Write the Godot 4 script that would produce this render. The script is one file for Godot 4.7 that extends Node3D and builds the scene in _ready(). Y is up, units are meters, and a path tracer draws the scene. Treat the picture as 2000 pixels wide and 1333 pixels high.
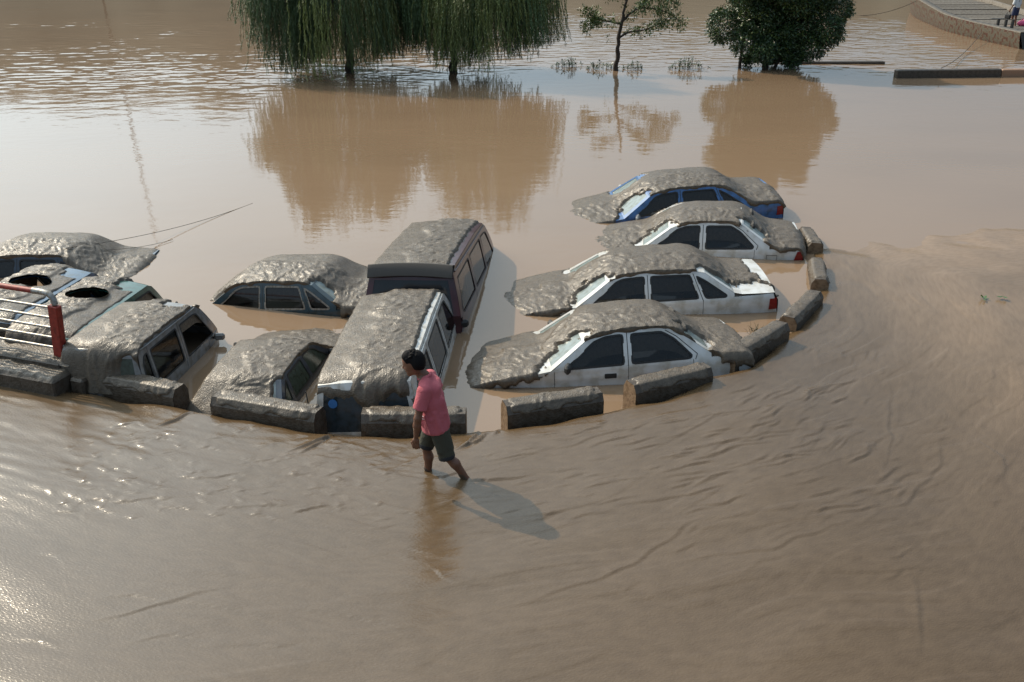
extends Node3D

const DEG := PI / 180.0
var mats := {}
var noise_a := FastNoiseLite.new()
var noise_b := FastNoiseLite.new()
var noise_c := FastNoiseLite.new()
var rng := RandomNumberGenerator.new()


class Geo:
	var v := PackedVector3Array()
	var n := PackedVector3Array()
	var uv := PackedVector2Array()
	var c := PackedColorArray()
	var idx := PackedInt32Array()
	var own := false
	var tint := Color(1, 1, 1)

	func vert(p: Vector3, u := Vector2.ZERO) -> int:
		v.append(p)
		uv.append(u)
		c.append(tint)
		return v.size() - 1

	func tri(a: int, b: int, d: int) -> void:
		idx.append(a)
		idx.append(b)
		idx.append(d)

	func quad(a: Vector3, b: Vector3, d: Vector3, e: Vector3) -> void:
		var i := vert(a)
		vert(b)
		vert(d)
		vert(e)
		tri(i, i + 1, i + 2)
		tri(i, i + 2, i + 3)

	func grid(p: PackedVector3Array, nu: int, nv: int, keep := PackedByteArray(), wrap := false) -> void:
		var o := v.size()
		for q in p:
			vert(q, Vector2(q.x, q.z))
		for i in nu - 1:
			for j in (nv if wrap else nv - 1):
				if keep.size() and keep[i * nv + j] == 0:
					continue
				var j2 := (j + 1) % nv
				var a := o + i * nv + j
				var b := o + i * nv + j2
				var d := a + nv
				var e := o + (i + 1) * nv + j2
				tri(a, d, b)
				tri(b, d, e)

	func tube(path: PackedVector3Array, rad: PackedFloat32Array, sides := 8, cap := true) -> void:
		var m := path.size()
		var up := Vector3.UP
		var o := v.size()
		for i in m:
			var t := (path[mini(i + 1, m - 1)] - path[maxi(i - 1, 0)]).normalized()
			if absf(t.dot(up)) > 0.9:
				up = Vector3.RIGHT if absf(t.x) < 0.8 else Vector3.BACK
			var s := t.cross(up).normalized()
			var w := s.cross(t).normalized()
			up = w
			for k in sides:
				var a := TAU * k / sides
				vert(path[i] + (s * cos(a) + w * sin(a)) * rad[mini(i, rad.size() - 1)])
		for i in m - 1:
			for k in sides:
				var k2 := (k + 1) % sides
				var a := o + i * sides + k
				var b := o + i * sides + k2
				tri(a, b, a + sides)
				tri(b, b + sides, a + sides)
		if cap:
			for e in [0, m - 1]:
				var ce := vert(path[e])
				var first := v.size()
				for k in sides:
					vert(v[o + e * sides + k])
				for k in sides:
					if e == 0:
						tri(ce, first + (k + 1) % sides, first + k)
					else:
						tri(ce, first + k, first + (k + 1) % sides)

	func box(t: Transform3D, size: Vector3, bev := 0.01) -> void:
		# a box with chamfered edges
		var h := size * 0.5
		bev = minf(bev, minf(h.x, minf(h.y, h.z)) * 0.9)
		var axes := [Vector3(1, 0, 0), Vector3(0, 1, 0), Vector3(0, 0, 1)]
		var pt := func(s: Vector3, ax: int) -> Vector3:
			var p := Vector3(s.x * (h.x - bev), s.y * (h.y - bev), s.z * (h.z - bev))
			p[ax] = s[ax] * h[ax]
			return t * p
		for ax in 3:
			var b := (ax + 1) % 3
			var d := (ax + 2) % 3
			for sg in [-1.0, 1.0]:
				var cs := []
				for k in [[-1, -1], [1, -1], [1, 1], [-1, 1]]:
					var s := Vector3.ZERO
					s[ax] = sg
					s[b] = k[0]
					s[d] = k[1]
					cs.append(pt.call(s, ax))
				if sg > 0:
					quad(cs[3], cs[2], cs[1], cs[0])
				else:
					quad(cs[0], cs[1], cs[2], cs[3])
			# the four edges that run along ax
			for sb in [-1.0, 1.0]:
				for sd in [-1.0, 1.0]:
					var s0 := Vector3.ZERO
					s0[b] = sb
					s0[d] = sd
					var s1 := s0
					s0[ax] = -1.0
					s1[ax] = 1.0
					if sb * sd > 0:
						quad(pt.call(s0, b), pt.call(s0, d), pt.call(s1, d), pt.call(s1, b))
					else:
						quad(pt.call(s0, d), pt.call(s0, b), pt.call(s1, b), pt.call(s1, d))
		for sx in [-1.0, 1.0]:
			for sy in [-1.0, 1.0]:
				for sz in [-1.0, 1.0]:
					var s := Vector3(sx, sy, sz)
					var i := vert(pt.call(s, 0))
					vert(pt.call(s, 1))
					vert(pt.call(s, 2))
					if sx * sy * sz > 0:
						tri(i, i + 2, i + 1)
					else:
						tri(i, i + 1, i + 2)

	func ball(p: Vector3, r: Vector3, seg := 10) -> void:
		var pts := PackedVector3Array()
		var rows := seg / 2 + 1
		for i in rows:
			var a := PI * i / (rows - 1)
			for k in seg:
				var b := TAU * k / seg
				pts.append(p + Vector3(sin(a) * cos(b) * r.x, cos(a) * r.y, sin(a) * sin(b) * r.z))
		grid(pts, rows, seg, PackedByteArray(), true)

	func normals() -> void:
		n.resize(v.size())
		n.fill(Vector3.ZERO)
		for i in range(0, idx.size(), 3):
			var a := idx[i]
			var b := idx[i + 1]
			var d := idx[i + 2]
			var f := (v[d] - v[a]).cross(v[b] - v[a])
			n[a] += f
			n[b] += f
			n[d] += f
		for i in n.size():
			n[i] = n[i].normalized() if n[i].length_squared() > 1e-20 else Vector3.UP

	func mesh() -> ArrayMesh:
		if not own:
			normals()
		var a := []
		a.resize(Mesh.ARRAY_MAX)
		a[Mesh.ARRAY_VERTEX] = v
		a[Mesh.ARRAY_NORMAL] = n
		a[Mesh.ARRAY_TEX_UV] = uv
		a[Mesh.ARRAY_COLOR] = c
		a[Mesh.ARRAY_INDEX] = idx
		var m := ArrayMesh.new()
		m.add_surface_from_arrays(Mesh.PRIMITIVE_TRIANGLES, a)
		return m


func part(parent: Node3D, called: String, g: Geo, mat: String) -> MeshInstance3D:
	var o := MeshInstance3D.new()
	o.name = called
	o.mesh = g.mesh()
	o.material_override = mats[mat]
	parent.add_child(o, true)
	return o


var used := {}


func numbered(called: String) -> String:
	if not used.has(called):
		used[called] = 0
		return called
	used[called] += 1
	return "%s_%03d" % [called, used[called]]


func tag(o: Node3D, label: String, category: String, group := "", kind := "") -> Node3D:
	o.set_meta("label", label)
	o.set_meta("category", category)
	if group:
		o.set_meta("group", group)
	if kind:
		o.set_meta("kind", kind)
	return o


func thing(called: String, label: String, category: String, at := Transform3D(), group := "") -> Node3D:
	var o := Node3D.new()
	o.name = numbered(called)
	o.transform = at
	add_child(o, true)
	tag(o, label, category, group)
	return o


func setting(called: String, g: Geo, mat: String, label: String) -> MeshInstance3D:
	var o := part(self, numbered(called), g, mat)
	o.set_meta("kind", "structure")
	o.set_meta("label", label)
	return o


func lin(r: float, g: float, b: float) -> Color:
	return Color(r, g, b).linear_to_srgb()


func mat(called: String, col: Color, rough := 0.5, spec := 0.5) -> StandardMaterial3D:
	var m := StandardMaterial3D.new()
	m.resource_name = called
	m.albedo_color = col
	m.roughness = rough
	m.metallic_specular = spec
	mats[called] = m
	return m


func tri_map(m: StandardMaterial3D, s: float, world := false) -> void:
	m.uv1_triplanar = true
	m.uv1_world_triplanar = world
	m.uv1_scale = Vector3.ONE * s


func noise_tex(size: int, freq: float, seed_: int, octaves := 4, kind := FastNoiseLite.TYPE_SIMPLEX_SMOOTH, ramp: Gradient = null, ridged := false) -> NoiseTexture2D:
	var f := FastNoiseLite.new()
	f.noise_type = kind
	f.frequency = freq
	f.seed = seed_
	f.fractal_type = FastNoiseLite.FRACTAL_RIDGED if ridged else FastNoiseLite.FRACTAL_FBM
	f.fractal_octaves = octaves
	var t := NoiseTexture2D.new()
	t.width = size
	t.height = size
	t.seamless = true
	t.noise = f
	if ramp:
		t.color_ramp = ramp
	return t


func ramp(a: Array) -> Gradient:
	var g := Gradient.new()
	var o := PackedFloat32Array()
	var c := PackedColorArray()
	for k in a:
		o.append(k[0])
		c.append(k[1])
	g.offsets = o
	g.colors = c
	return g


func make_materials() -> void:
	var grain := noise_tex(1024, 0.02, 11, 5)
	var fine := noise_tex(1024, 0.03, 5, 6)
	var folds := noise_tex(1024, 0.016, 19, 3)
	var crumple := noise_tex(1024, 0.012, 9, 5, FastNoiseLite.TYPE_SIMPLEX_SMOOTH, null, true)
	var mottled := noise_tex(512, 0.012, 21, 4, FastNoiseLite.TYPE_SIMPLEX_SMOOTH, ramp([[0.2, Color(0.82, 0.82, 0.82)], [0.5, Color(0.95, 0.95, 0.95)], [0.8, Color(1, 1, 1)]]))
	var rough_wet := noise_tex(512, 0.01, 31, 4, FastNoiseLite.TYPE_SIMPLEX_SMOOTH, ramp([[0.3, Color(0.55, 0.55, 0.55)], [0.7, Color(1, 1, 1)]]))
	var dirt := noise_tex(512, 0.012, 41, 5, FastNoiseLite.TYPE_SIMPLEX_SMOOTH, ramp([[0.2, Color(0.78, 0.74, 0.68)], [0.45, Color(0.93, 0.91, 0.89)], [0.75, Color(1, 1, 1)]]))
	# the mud sheet of the road
	var silt := noise_tex(1024, 0.006, 25, 5, FastNoiseLite.TYPE_SIMPLEX_SMOOTH, ramp([[0.2, Color(0.93, 0.92, 0.9)], [0.8, Color(1, 1, 1)]]))
	var m := mat("mud", lin(0.275, 0.178, 0.1), 0.23)
	m.vertex_color_use_as_albedo = true
	m.albedo_texture = silt
	m.heightmap_enabled = true
	m.heightmap_texture = fine
	m.heightmap_scale = 0.13
	m.uv1_scale = Vector3(0.75, 1.4, 1)
	# mud lying on cars and blocks
	m = mat("mud_crust", lin(0.112, 0.086, 0.06), 0.54)
	m.albedo_texture = mottled
	m.roughness_texture = rough_wet
	m.heightmap_enabled = true
	m.heightmap_texture = folds
	m.heightmap_scale = 0.6
	tri_map(m, 2.0, false)
	# the river
	m = mat("silty_water", lin(0.225, 0.15, 0.093), 0.04)
	m.vertex_color_use_as_albedo = true
	m.heightmap_enabled = true
	m.heightmap_texture = noise_tex(1024, 0.012, 77, 3)
	m.heightmap_scale = 0.12
	m.uv1_scale = Vector3(0.16, 0.3, 1)
	# concrete
	m = mat("concrete", lin(0.075, 0.058, 0.042), 0.5)
	m.albedo_texture = dirt
	m.heightmap_enabled = true
	m.heightmap_texture = grain
	m.heightmap_scale = 0.5
	tri_map(m, 1.3)
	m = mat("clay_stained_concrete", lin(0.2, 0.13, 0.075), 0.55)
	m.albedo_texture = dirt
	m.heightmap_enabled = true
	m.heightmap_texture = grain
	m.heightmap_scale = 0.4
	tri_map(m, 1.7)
	# cars
	for k in [["blue_paint", lin(0.045, 0.135, 0.34)], ["maroon_paint", lin(0.055, 0.012, 0.018)], ["silver_paint", lin(0.2, 0.2, 0.2)], ["navy_paint", lin(0.02, 0.035, 0.06)], ["dark_teal_paint", lin(0.02, 0.045, 0.06)], ["teal_paint", lin(0.016, 0.095, 0.08)], ["bright_blue_paint", lin(0.022, 0.08, 0.16)], ["pale_paint", lin(0.5, 0.5, 0.48)]]:
		m = mat(k[0], k[1], 0.34)
		m.albedo_texture = dirt
		m.clearcoat_enabled = true
		m.clearcoat = 0.6
		m.clearcoat_roughness = 0.12
		tri_map(m, 0.9)
	m = mat("white_paint", lin(0.6, 0.6, 0.59), 0.32)
	m.albedo_texture = noise_tex(512, 0.008, 43, 5, FastNoiseLite.TYPE_SIMPLEX_SMOOTH, ramp([[0.25, Color(0.86, 0.84, 0.8)], [0.5, Color(0.96, 0.955, 0.945)], [0.8, Color(1, 1, 1)]]))
	m.clearcoat_enabled = true
	m.clearcoat = 0.6
	m.clearcoat_roughness = 0.1
	tri_map(m, 0.8)
	m = mat("tinted_glass", Color(0.05, 0.05, 0.045, 0.62), 0.06)
	m.transparency = BaseMaterial3D.TRANSPARENCY_ALPHA
	m = mat("filmed_glass", lin(0.23, 0.28, 0.28), 0.2)
	m.albedo_texture = dirt
	tri_map(m, 1.1)
	m = mat("blue_glass", lin(0.03, 0.042, 0.052), 0.1)
	m.albedo_texture = dirt
	tri_map(m, 1.1)
	m = mat("green_glass", lin(0.055, 0.07, 0.055), 0.12)
	m.albedo_texture = dirt
	tri_map(m, 1.5)
	mat("dark_glass", lin(0.02, 0.022, 0.025), 0.12)
	mat("muddy_black", lin(0.05, 0.043, 0.037), 0.7)
	mat("rubber", lin(0.018, 0.018, 0.018), 0.6)
	m = mat("interior", lin(0.045, 0.04, 0.035), 0.8)
	m = mat("seat_cloth", lin(0.06, 0.055, 0.05), 0.9)
	mat("tail_lamp", lin(0.2, 0.01, 0.01), 0.25)
	mat("dark_lamp", lin(0.1, 0.012, 0.01), 0.2)
	mat("blue_sticker", lin(0.03, 0.13, 0.33), 0.5)
	# railing
	m = mat("red_paint", lin(0.3, 0.03, 0.016), 0.55)
	m.albedo_texture = dirt
	tri_map(m, 2.1)
	m = mat("steel", lin(0.36, 0.35, 0.33), 0.42)
	m.metallic = 0.75
	m.albedo_texture = dirt
	tri_map(m, 3.0)
	# plants
	m = mat("willow_leaf", Color(1, 1, 1), 0.55)
	m.vertex_color_use_as_albedo = true
	m.backlight_enabled = true
	m.backlight = Color(0.35, 0.42, 0.16)
	m = mat("broad_leaf", Color(1, 1, 1), 0.35)
	m.vertex_color_use_as_albedo = true
	m.backlight_enabled = true
	m.backlight = Color(0.25, 0.34, 0.1)
	m = mat("bark", lin(0.045, 0.034, 0.026), 0.85)
	m.heightmap_enabled = true
	m.heightmap_texture = crumple
	m.heightmap_scale = 2.0
	tri_map(m, 2.0)
	m = mat("hill", lin(0.04, 0.045, 0.03), 0.9)
	m.albedo_texture = mottled
	tri_map(m, 0.02, true)
	# boat
	m = mat("hull_paint", lin(0.105, 0.088, 0.062), 0.6)
	m.albedo_texture = noise_tex(512, 0.014, 51, 5, FastNoiseLite.TYPE_SIMPLEX_SMOOTH, ramp([[0.3, Color(0.75, 0.36, 0.14)], [0.4, Color(0.78, 0.6, 0.42)], [0.48, Color(1, 1, 1)], [0.62, Color(0.85, 0.86, 0.85)]]))
	tri_map(m, 0.55)
	m = mat("deck_board", lin(0.15, 0.13, 0.105), 0.75)
	m.albedo_texture = dirt
	tri_map(m, 0.7)
	mat("hull_dark", lin(0.03, 0.03, 0.03), 0.7)
	mat("rope", lin(0.06, 0.05, 0.04), 0.9)
	# people
	m = mat("skin", lin(0.15, 0.066, 0.037), 0.45)
	m.subsurf_scatter_enabled = true
	m.subsurf_scatter_strength = 0.08
	m = mat("muddy_skin", lin(0.07, 0.045, 0.03), 0.35)
	mat("hair", lin(0.008, 0.007, 0.007), 0.8, 0.25)
	m = mat("pink_cloth", lin(0.46, 0.105, 0.125), 0.9)
	m.heightmap_enabled = true
	m.heightmap_texture = grain
	m.heightmap_scale = 0.35
	m.rim_enabled = true
	m.rim = 0.25
	tri_map(m, 2.6)
	mat("pale_stripe", lin(0.6, 0.5, 0.5), 0.9)
	m = mat("olive_cloth", lin(0.05, 0.048, 0.032), 0.9)
	m.heightmap_enabled = true
	m.heightmap_texture = grain
	m.heightmap_scale = 0.5
	tri_map(m, 2.4)
	mat("eye_white", lin(0.4, 0.38, 0.35), 0.2)
	mat("navy_cloth", lin(0.03, 0.04, 0.09), 0.9)
	mat("white_cloth", lin(0.6, 0.6, 0.6), 0.9)
	mat("black_cloth", lin(0.015, 0.015, 0.017), 0.8)
	mat("pink_plastic", lin(0.65, 0.08, 0.2), 0.4)
	mat("iron", lin(0.05, 0.045, 0.04), 0.6)
	mat("orange_concrete", lin(0.3, 0.17, 0.1), 0.6)


func make_sky() -> void:
	var cam := Camera3D.new()
	cam.name = "camera"
	cam.position = Vector3(0, 5.8, 0)
	cam.rotation_degrees = Vector3(-24.3, 0, 0)
	cam.fov = 39.63
	cam.near = 0.1
	cam.far = 1500.0
	add_child(cam)
	cam.current = true
	var sun_dir := Vector3(-1.39, 1.45, -1.11).normalized()
	var sun := DirectionalLight3D.new()
	sun.name = "sun"
	sun.light_energy = 1.3
	sun.light_color = Color(1.0, 0.93, 0.82)
	sun.light_angular_distance = 0.6
	sun.shadow_enabled = true
	add_child(sun)
	sun.look_at_from_position(sun_dir * 100.0, Vector3.ZERO)
	var w := 512
	var h := 256
	var im := Image.create(w, h, false, Image.FORMAT_RGBF)
	var puff := FastNoiseLite.new()
	puff.seed = 4
	puff.frequency = 1.3
	puff.fractal_octaves = 4
	for j in h:
		var el := PI * (0.5 - (j + 0.5) / h)
		for i in w:
			var az := TAU * (i + 0.5) / w
			var d := Vector3(sin(az) * cos(el), sin(el), -cos(az) * cos(el))
			var y := maxf(d.y, 0.0)
			var c := Vector3(0.18, 0.28, 0.41).lerp(Vector3(0.18, 0.28, 0.36), pow(1.0 - y, 3.0))
			var ang := acos(clampf(d.dot(sun_dir), -1, 1)) / DEG
			# thin bright haze round the sun
			c += Vector3(3.0, 3.35, 3.35) * exp(-pow(ang / 34.0, 1.6)) + Vector3(0.34, 0.36, 0.38) * exp(-ang / 55.0)
			var f := puff.get_noise_3d(d.x, d.y * 3.0, d.z)
			c *= 1.0 + 0.18 * f
			im.set_pixel(i, j, Color(c.x, c.y, c.z))
	var ps := PanoramaSkyMaterial.new()
	ps.panorama = ImageTexture.create_from_image(im)
	var sky := Sky.new()
	sky.sky_material = ps
	var env := Environment.new()
	env.background_mode = Environment.BG_SKY
	env.sky = sky
	env.tonemap_mode = Environment.TONE_MAPPER_LINEAR
	env.tonemap_exposure = 1.0
	env.sdfgi_enabled = true
	env.ssao_enabled = true
	env.ssil_enabled = true
	var we := WorldEnvironment.new()
	we.name = "world"
	we.environment = env
	add_child(we)


func _ready() -> void:
	rng.seed = 20
	noise_a.seed = 3
	noise_a.frequency = 1.0
	noise_a.fractal_octaves = 2
	noise_b.seed = 8
	noise_b.frequency = 1.0
	noise_b.fractal_octaves = 1
	noise_c.seed = 15
	noise_c.frequency = 1.0
	noise_c.fractal_type = FastNoiseLite.FRACTAL_RIDGED
	noise_c.fractal_octaves = 3
	make_sky()
	make_materials()
	make_hills()
	make_river()
	make_mud()
	make_blocks()
	make_railing()
	make_vehicles()
	make_trees()
	make_far_edge()
	make_boat()
	make_people()
	make_small_things()


# ---------------------------------------------------------------- the land and the water

const KERB := [Vector2(-60, -32), Vector2(-12, -13.4), Vector2(-9, -12.45), Vector2(-5.8, -11.35), Vector2(-4.1, -10.72), Vector2(-3.1, -10.35), Vector2(-1.2, -10.05), Vector2(0.5, -10.4), Vector2(2.1, -11.1), Vector2(3.5, -12.2), Vector2(4.6, -13.7), Vector2(5.2, -15.0), Vector2(5.75, -16.8), Vector2(7, -17.7), Vector2(11, -18.6), Vector2(20, -19.5), Vector2(60, -22)]


func nearer(p: Vector2) -> Vector2:
	# the road lies a little above the water except at its right end
	return p * (1.0 - 0.0345 * smoothstep(5.0, 2.5, p.x))


func road_lift(x: float) -> float:
	return 0.2 * smoothstep(5.0, 2.5, x)


func kerb_dist(p: Vector2) -> Vector3:
	# signed distance to the line of blocks (positive towards the river) and its direction there
	var best := 1e9
	var dir := Vector2.RIGHT
	var sgn := 1.0
	for i in KERB.size() - 1:
		var a := nearer(KERB[i])
		var b := nearer(KERB[i + 1])
		var ab := b - a
		var t := clampf((p - a).dot(ab) / ab.length_squared(), 0, 1)
		var q := p - a - ab * t
		var d := q.length_squared()
		if d < best:
			best = d
			dir = ab.normalized()
			sgn = -1.0 if ab.cross(q) > 0 else 1.0
	return Vector3(sqrt(best) * sgn, dir.x, dir.y)


func spaced(from: float, to: float, fine_from: float, fine_to: float, step: float, grow: float) -> PackedFloat32Array:
	var a := PackedFloat32Array()
	var x := fine_from
	var s := step
	while x > from:
		s *= grow
		x -= s
		a.append(maxf(x, from))
	a.reverse()
	x = fine_from
	while x < fine_to:
		a.append(x)
		x += step
	s = step
	while x < to:
		a.append(x)
		s *= grow
		x += s
	a.append(to)
	return a


func make_hills() -> void:
	var g := Geo.new()
	var pts := PackedVector3Array()
	var nu := 40
	var nv := 161
	for i in nu:
		var f := float(i) / (nu - 1)
		for j in nv:
			var a := lerpf(-75, 75, float(j) / (nv - 1)) * DEG
			var r := 150.0 + 260.0 * f
			var left := smoothstep(4.0, -12.0, a / DEG)
			var top := lerpf(0.105, 0.17, left) * 175.0
			var n := noise_a.get_noise_2d(a * 6.0, f * 2.0) * 3.0 + noise_a.get_noise_2d(a * 34.0, f * 9.0) * 1.8 + noise_a.get_noise_2d(a * 120.0, f * 30.0) * 1.0
			var y := -1.0 + (top + n * 1.6) * smoothstep(0.0, 0.25, f) + f * 9.0 * smoothstep(0.0, 0.2, f)
			pts.append(Vector3(sin(a) * r, y, -cos(a) * r))
	g.grid(pts, nu, nv)
	setting("far_hillside", g, "hill", "dark green hillside on the far bank of the river")


func ripple(x: float, z: float, amp: float) -> float:
	var n := noise_b.get_noise_2d(x * 0.5 + z * 0.3, z * 1.1 - x * 0.1) * 0.45
	n += noise_b.get_noise_2d(x * 1.1 - z * 0.7 + 40.0, z * 1.9 + x * 0.25) * 0.32
	n += noise_b.get_noise_2d(x * 2.4 + z * 0.8 + 90.0, z * 3.6) * 0.16
	n += noise_b.get_noise_2d(x * 3.6 - z * 1.5 + 20.0, z * 4.8) * 0.07
	return n * amp


func make_river() -> void:
	var xs := spaced(-420, 420, -15.0, 20.0, 0.13, 1.025)
	var zs := spaced(-420, -8.5, -58.0, -11.0, 0.105, 1.03)
	var g := Geo.new()
	g.own = true
	var nu := xs.size()
	var nv := zs.size()
	var ys := PackedFloat32Array()
	ys.resize(nu * nv)
	for j in nv:
		var z := zs[j]
		for i in nu:
			var x := xs[i]
			var edge := -33.5 - 4.5 * smoothstep(-10.0, 2.0, x) + noise_a.get_noise_2d(x * 0.16, z * 0.05) * 2.0
			var flow := smoothstep(0.5, -4.0, z - edge)
			var amp := lerpf(0.0042, 0.03, flow)
			amp *= lerpf(0.35, 1.0, smoothstep(-17.0, -27.0, z))
			amp *= 0.75 + 0.5 * noise_a.get_noise_2d(x * 0.09 + 7.0, z * 0.13)
			amp *= lerpf(1.15, 0.28, smoothstep(-38.0, -48.0, z) * (0.75 + 0.5 * noise_a.get_noise_2d(x * 0.12 - 30.0, z * 0.2)))
			ys[i * nv + j] = ripple(x, z, amp) if z > -140 else 0.0
	for i in nu:
		var i0 := maxi(i - 1, 0)
		var i1 := mini(i + 1, nu - 1)
		for j in nv:
			var x := xs[i]
			var z := zs[j]
			var j0 := maxi(j - 1, 0)
			var j1 := mini(j + 1, nv - 1)
			g.v.append(Vector3(x, ys[i * nv + j], z))
			g.n.append(Vector3(-(ys[i1 * nv + j] - ys[i0 * nv + j]) / (xs[i1] - xs[i0]), 1.0, -(ys[i * nv + j1] - ys[i * nv + j0]) / (zs[j1] - zs[j0])).normalized())
			g.uv.append(Vector2(x, z))
			var t := 1.0 + 0.1 * noise_a.get_noise_2d(x * 0.1, z * 0.22)
			g.c.append(Color(t, t, t))
	for i in nu - 1:
		for j in nv - 1:
			var a := i * nv + j
			g.tri(a, a + nv, a + 1)
			g.tri(a + 1, a + nv, a + nv + 1)
	setting("river_water", g, "silty_water", "brown flood water of the river, calm over the car park")


const CREASES := [
	[Vector2(-0.2, -9.95), Vector2(-0.16, -10.1), Vector2(-0.2, -10.3)], [Vector2(-2.5, -9.5), Vector2(-2.3, -9.8), Vector2(-2.2, -10.1)], [Vector2(-0.69, -9.60), Vector2(-0.52, -9.77), Vector2(-0.45, -9.99), Vector2(-0.35, -10.28)], [Vector2(-0.61, -9.70), Vector2(-0.40, -9.84), Vector2(-0.28, -10.12)], [Vector2(-2.64, -9.55), Vector2(-2.44, -9.74), Vector2(-2.23, -9.96), Vector2(-2.12, -10.21)], [Vector2(-4.41, -10.16), Vector2(-4.18, -10.34), Vector2(-4.00, -10.63)],
	[Vector2(0.56, -8.16), Vector2(0.81, -8.32), Vector2(1.12, -8.43)], [Vector2(-3.74, -6.64), Vector2(-3.28, -6.89), Vector2(-2.61, -7.18)], [Vector2(5.10, -11.59), Vector2(4.86, -10.71), Vector2(4.49, -9.82), Vector2(4.15, -8.95)], [Vector2(0.39, -9.64), Vector2(0.79, -9.79), Vector2(1.31, -10.09), Vector2(1.61, -10.21)],
	[Vector2(0.85, -9.64), Vector2(1.16, -9.82), Vector2(1.56, -10.06)], [Vector2(1.03, -8.43), Vector2(1.67, -8.67), Vector2(2.47, -8.77)], [Vector2(-0.88, -7.33), Vector2(-0.74, -7.40), Vector2(-0.63, -7.29), Vector2(-0.39, -7.19), Vector2(0.00, -7.16)], [Vector2(0.00, -6.89), Vector2(0.48, -7.07), Vector2(0.98, -7.33), Vector2(1.74, -8.07), Vector2(2.16, -8.34)],
	[Vector2(1.50, -7.52), Vector2(2.55, -7.73), Vector2(3.78, -8.34)], [Vector2(5.57, -9.94), Vector2(5.66, -9.47), Vector2(5.44, -8.82)],
	[Vector2(3.72, -10.85), Vector2(4.25, -11.29), Vector2(4.90, -11.59)], [Vector2(1.78, -9.82), Vector2(2.57, -10.44), Vector2(3.52, -10.85)], [Vector2(2.08, -9.47), Vector2(2.78, -9.94), Vector2(3.78, -10.19)], [Vector2(3.42, -6.18), Vector2(3.72, -6.82), Vector2(3.80, -7.40)], [Vector2(3.34, -7.98), Vector2(4.17, -8.53), Vector2(4.85, -9.25), Vector2(5.36, -10.19)],
	[Vector2(-4.71, -8.63), Vector2(-4.08, -8.58), Vector2(-3.23, -8.67)], [Vector2(-3.16, -8.43), Vector2(-2.62, -8.48), Vector2(-1.63, -8.43)], [Vector2(-3.88, -9.14), Vector2(-3.33, -9.03), Vector2(-2.90, -9.14)], [Vector2(-4.53, -8.88), Vector2(-4.23, -8.98), Vector2(-3.95, -8.82)]]


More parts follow.
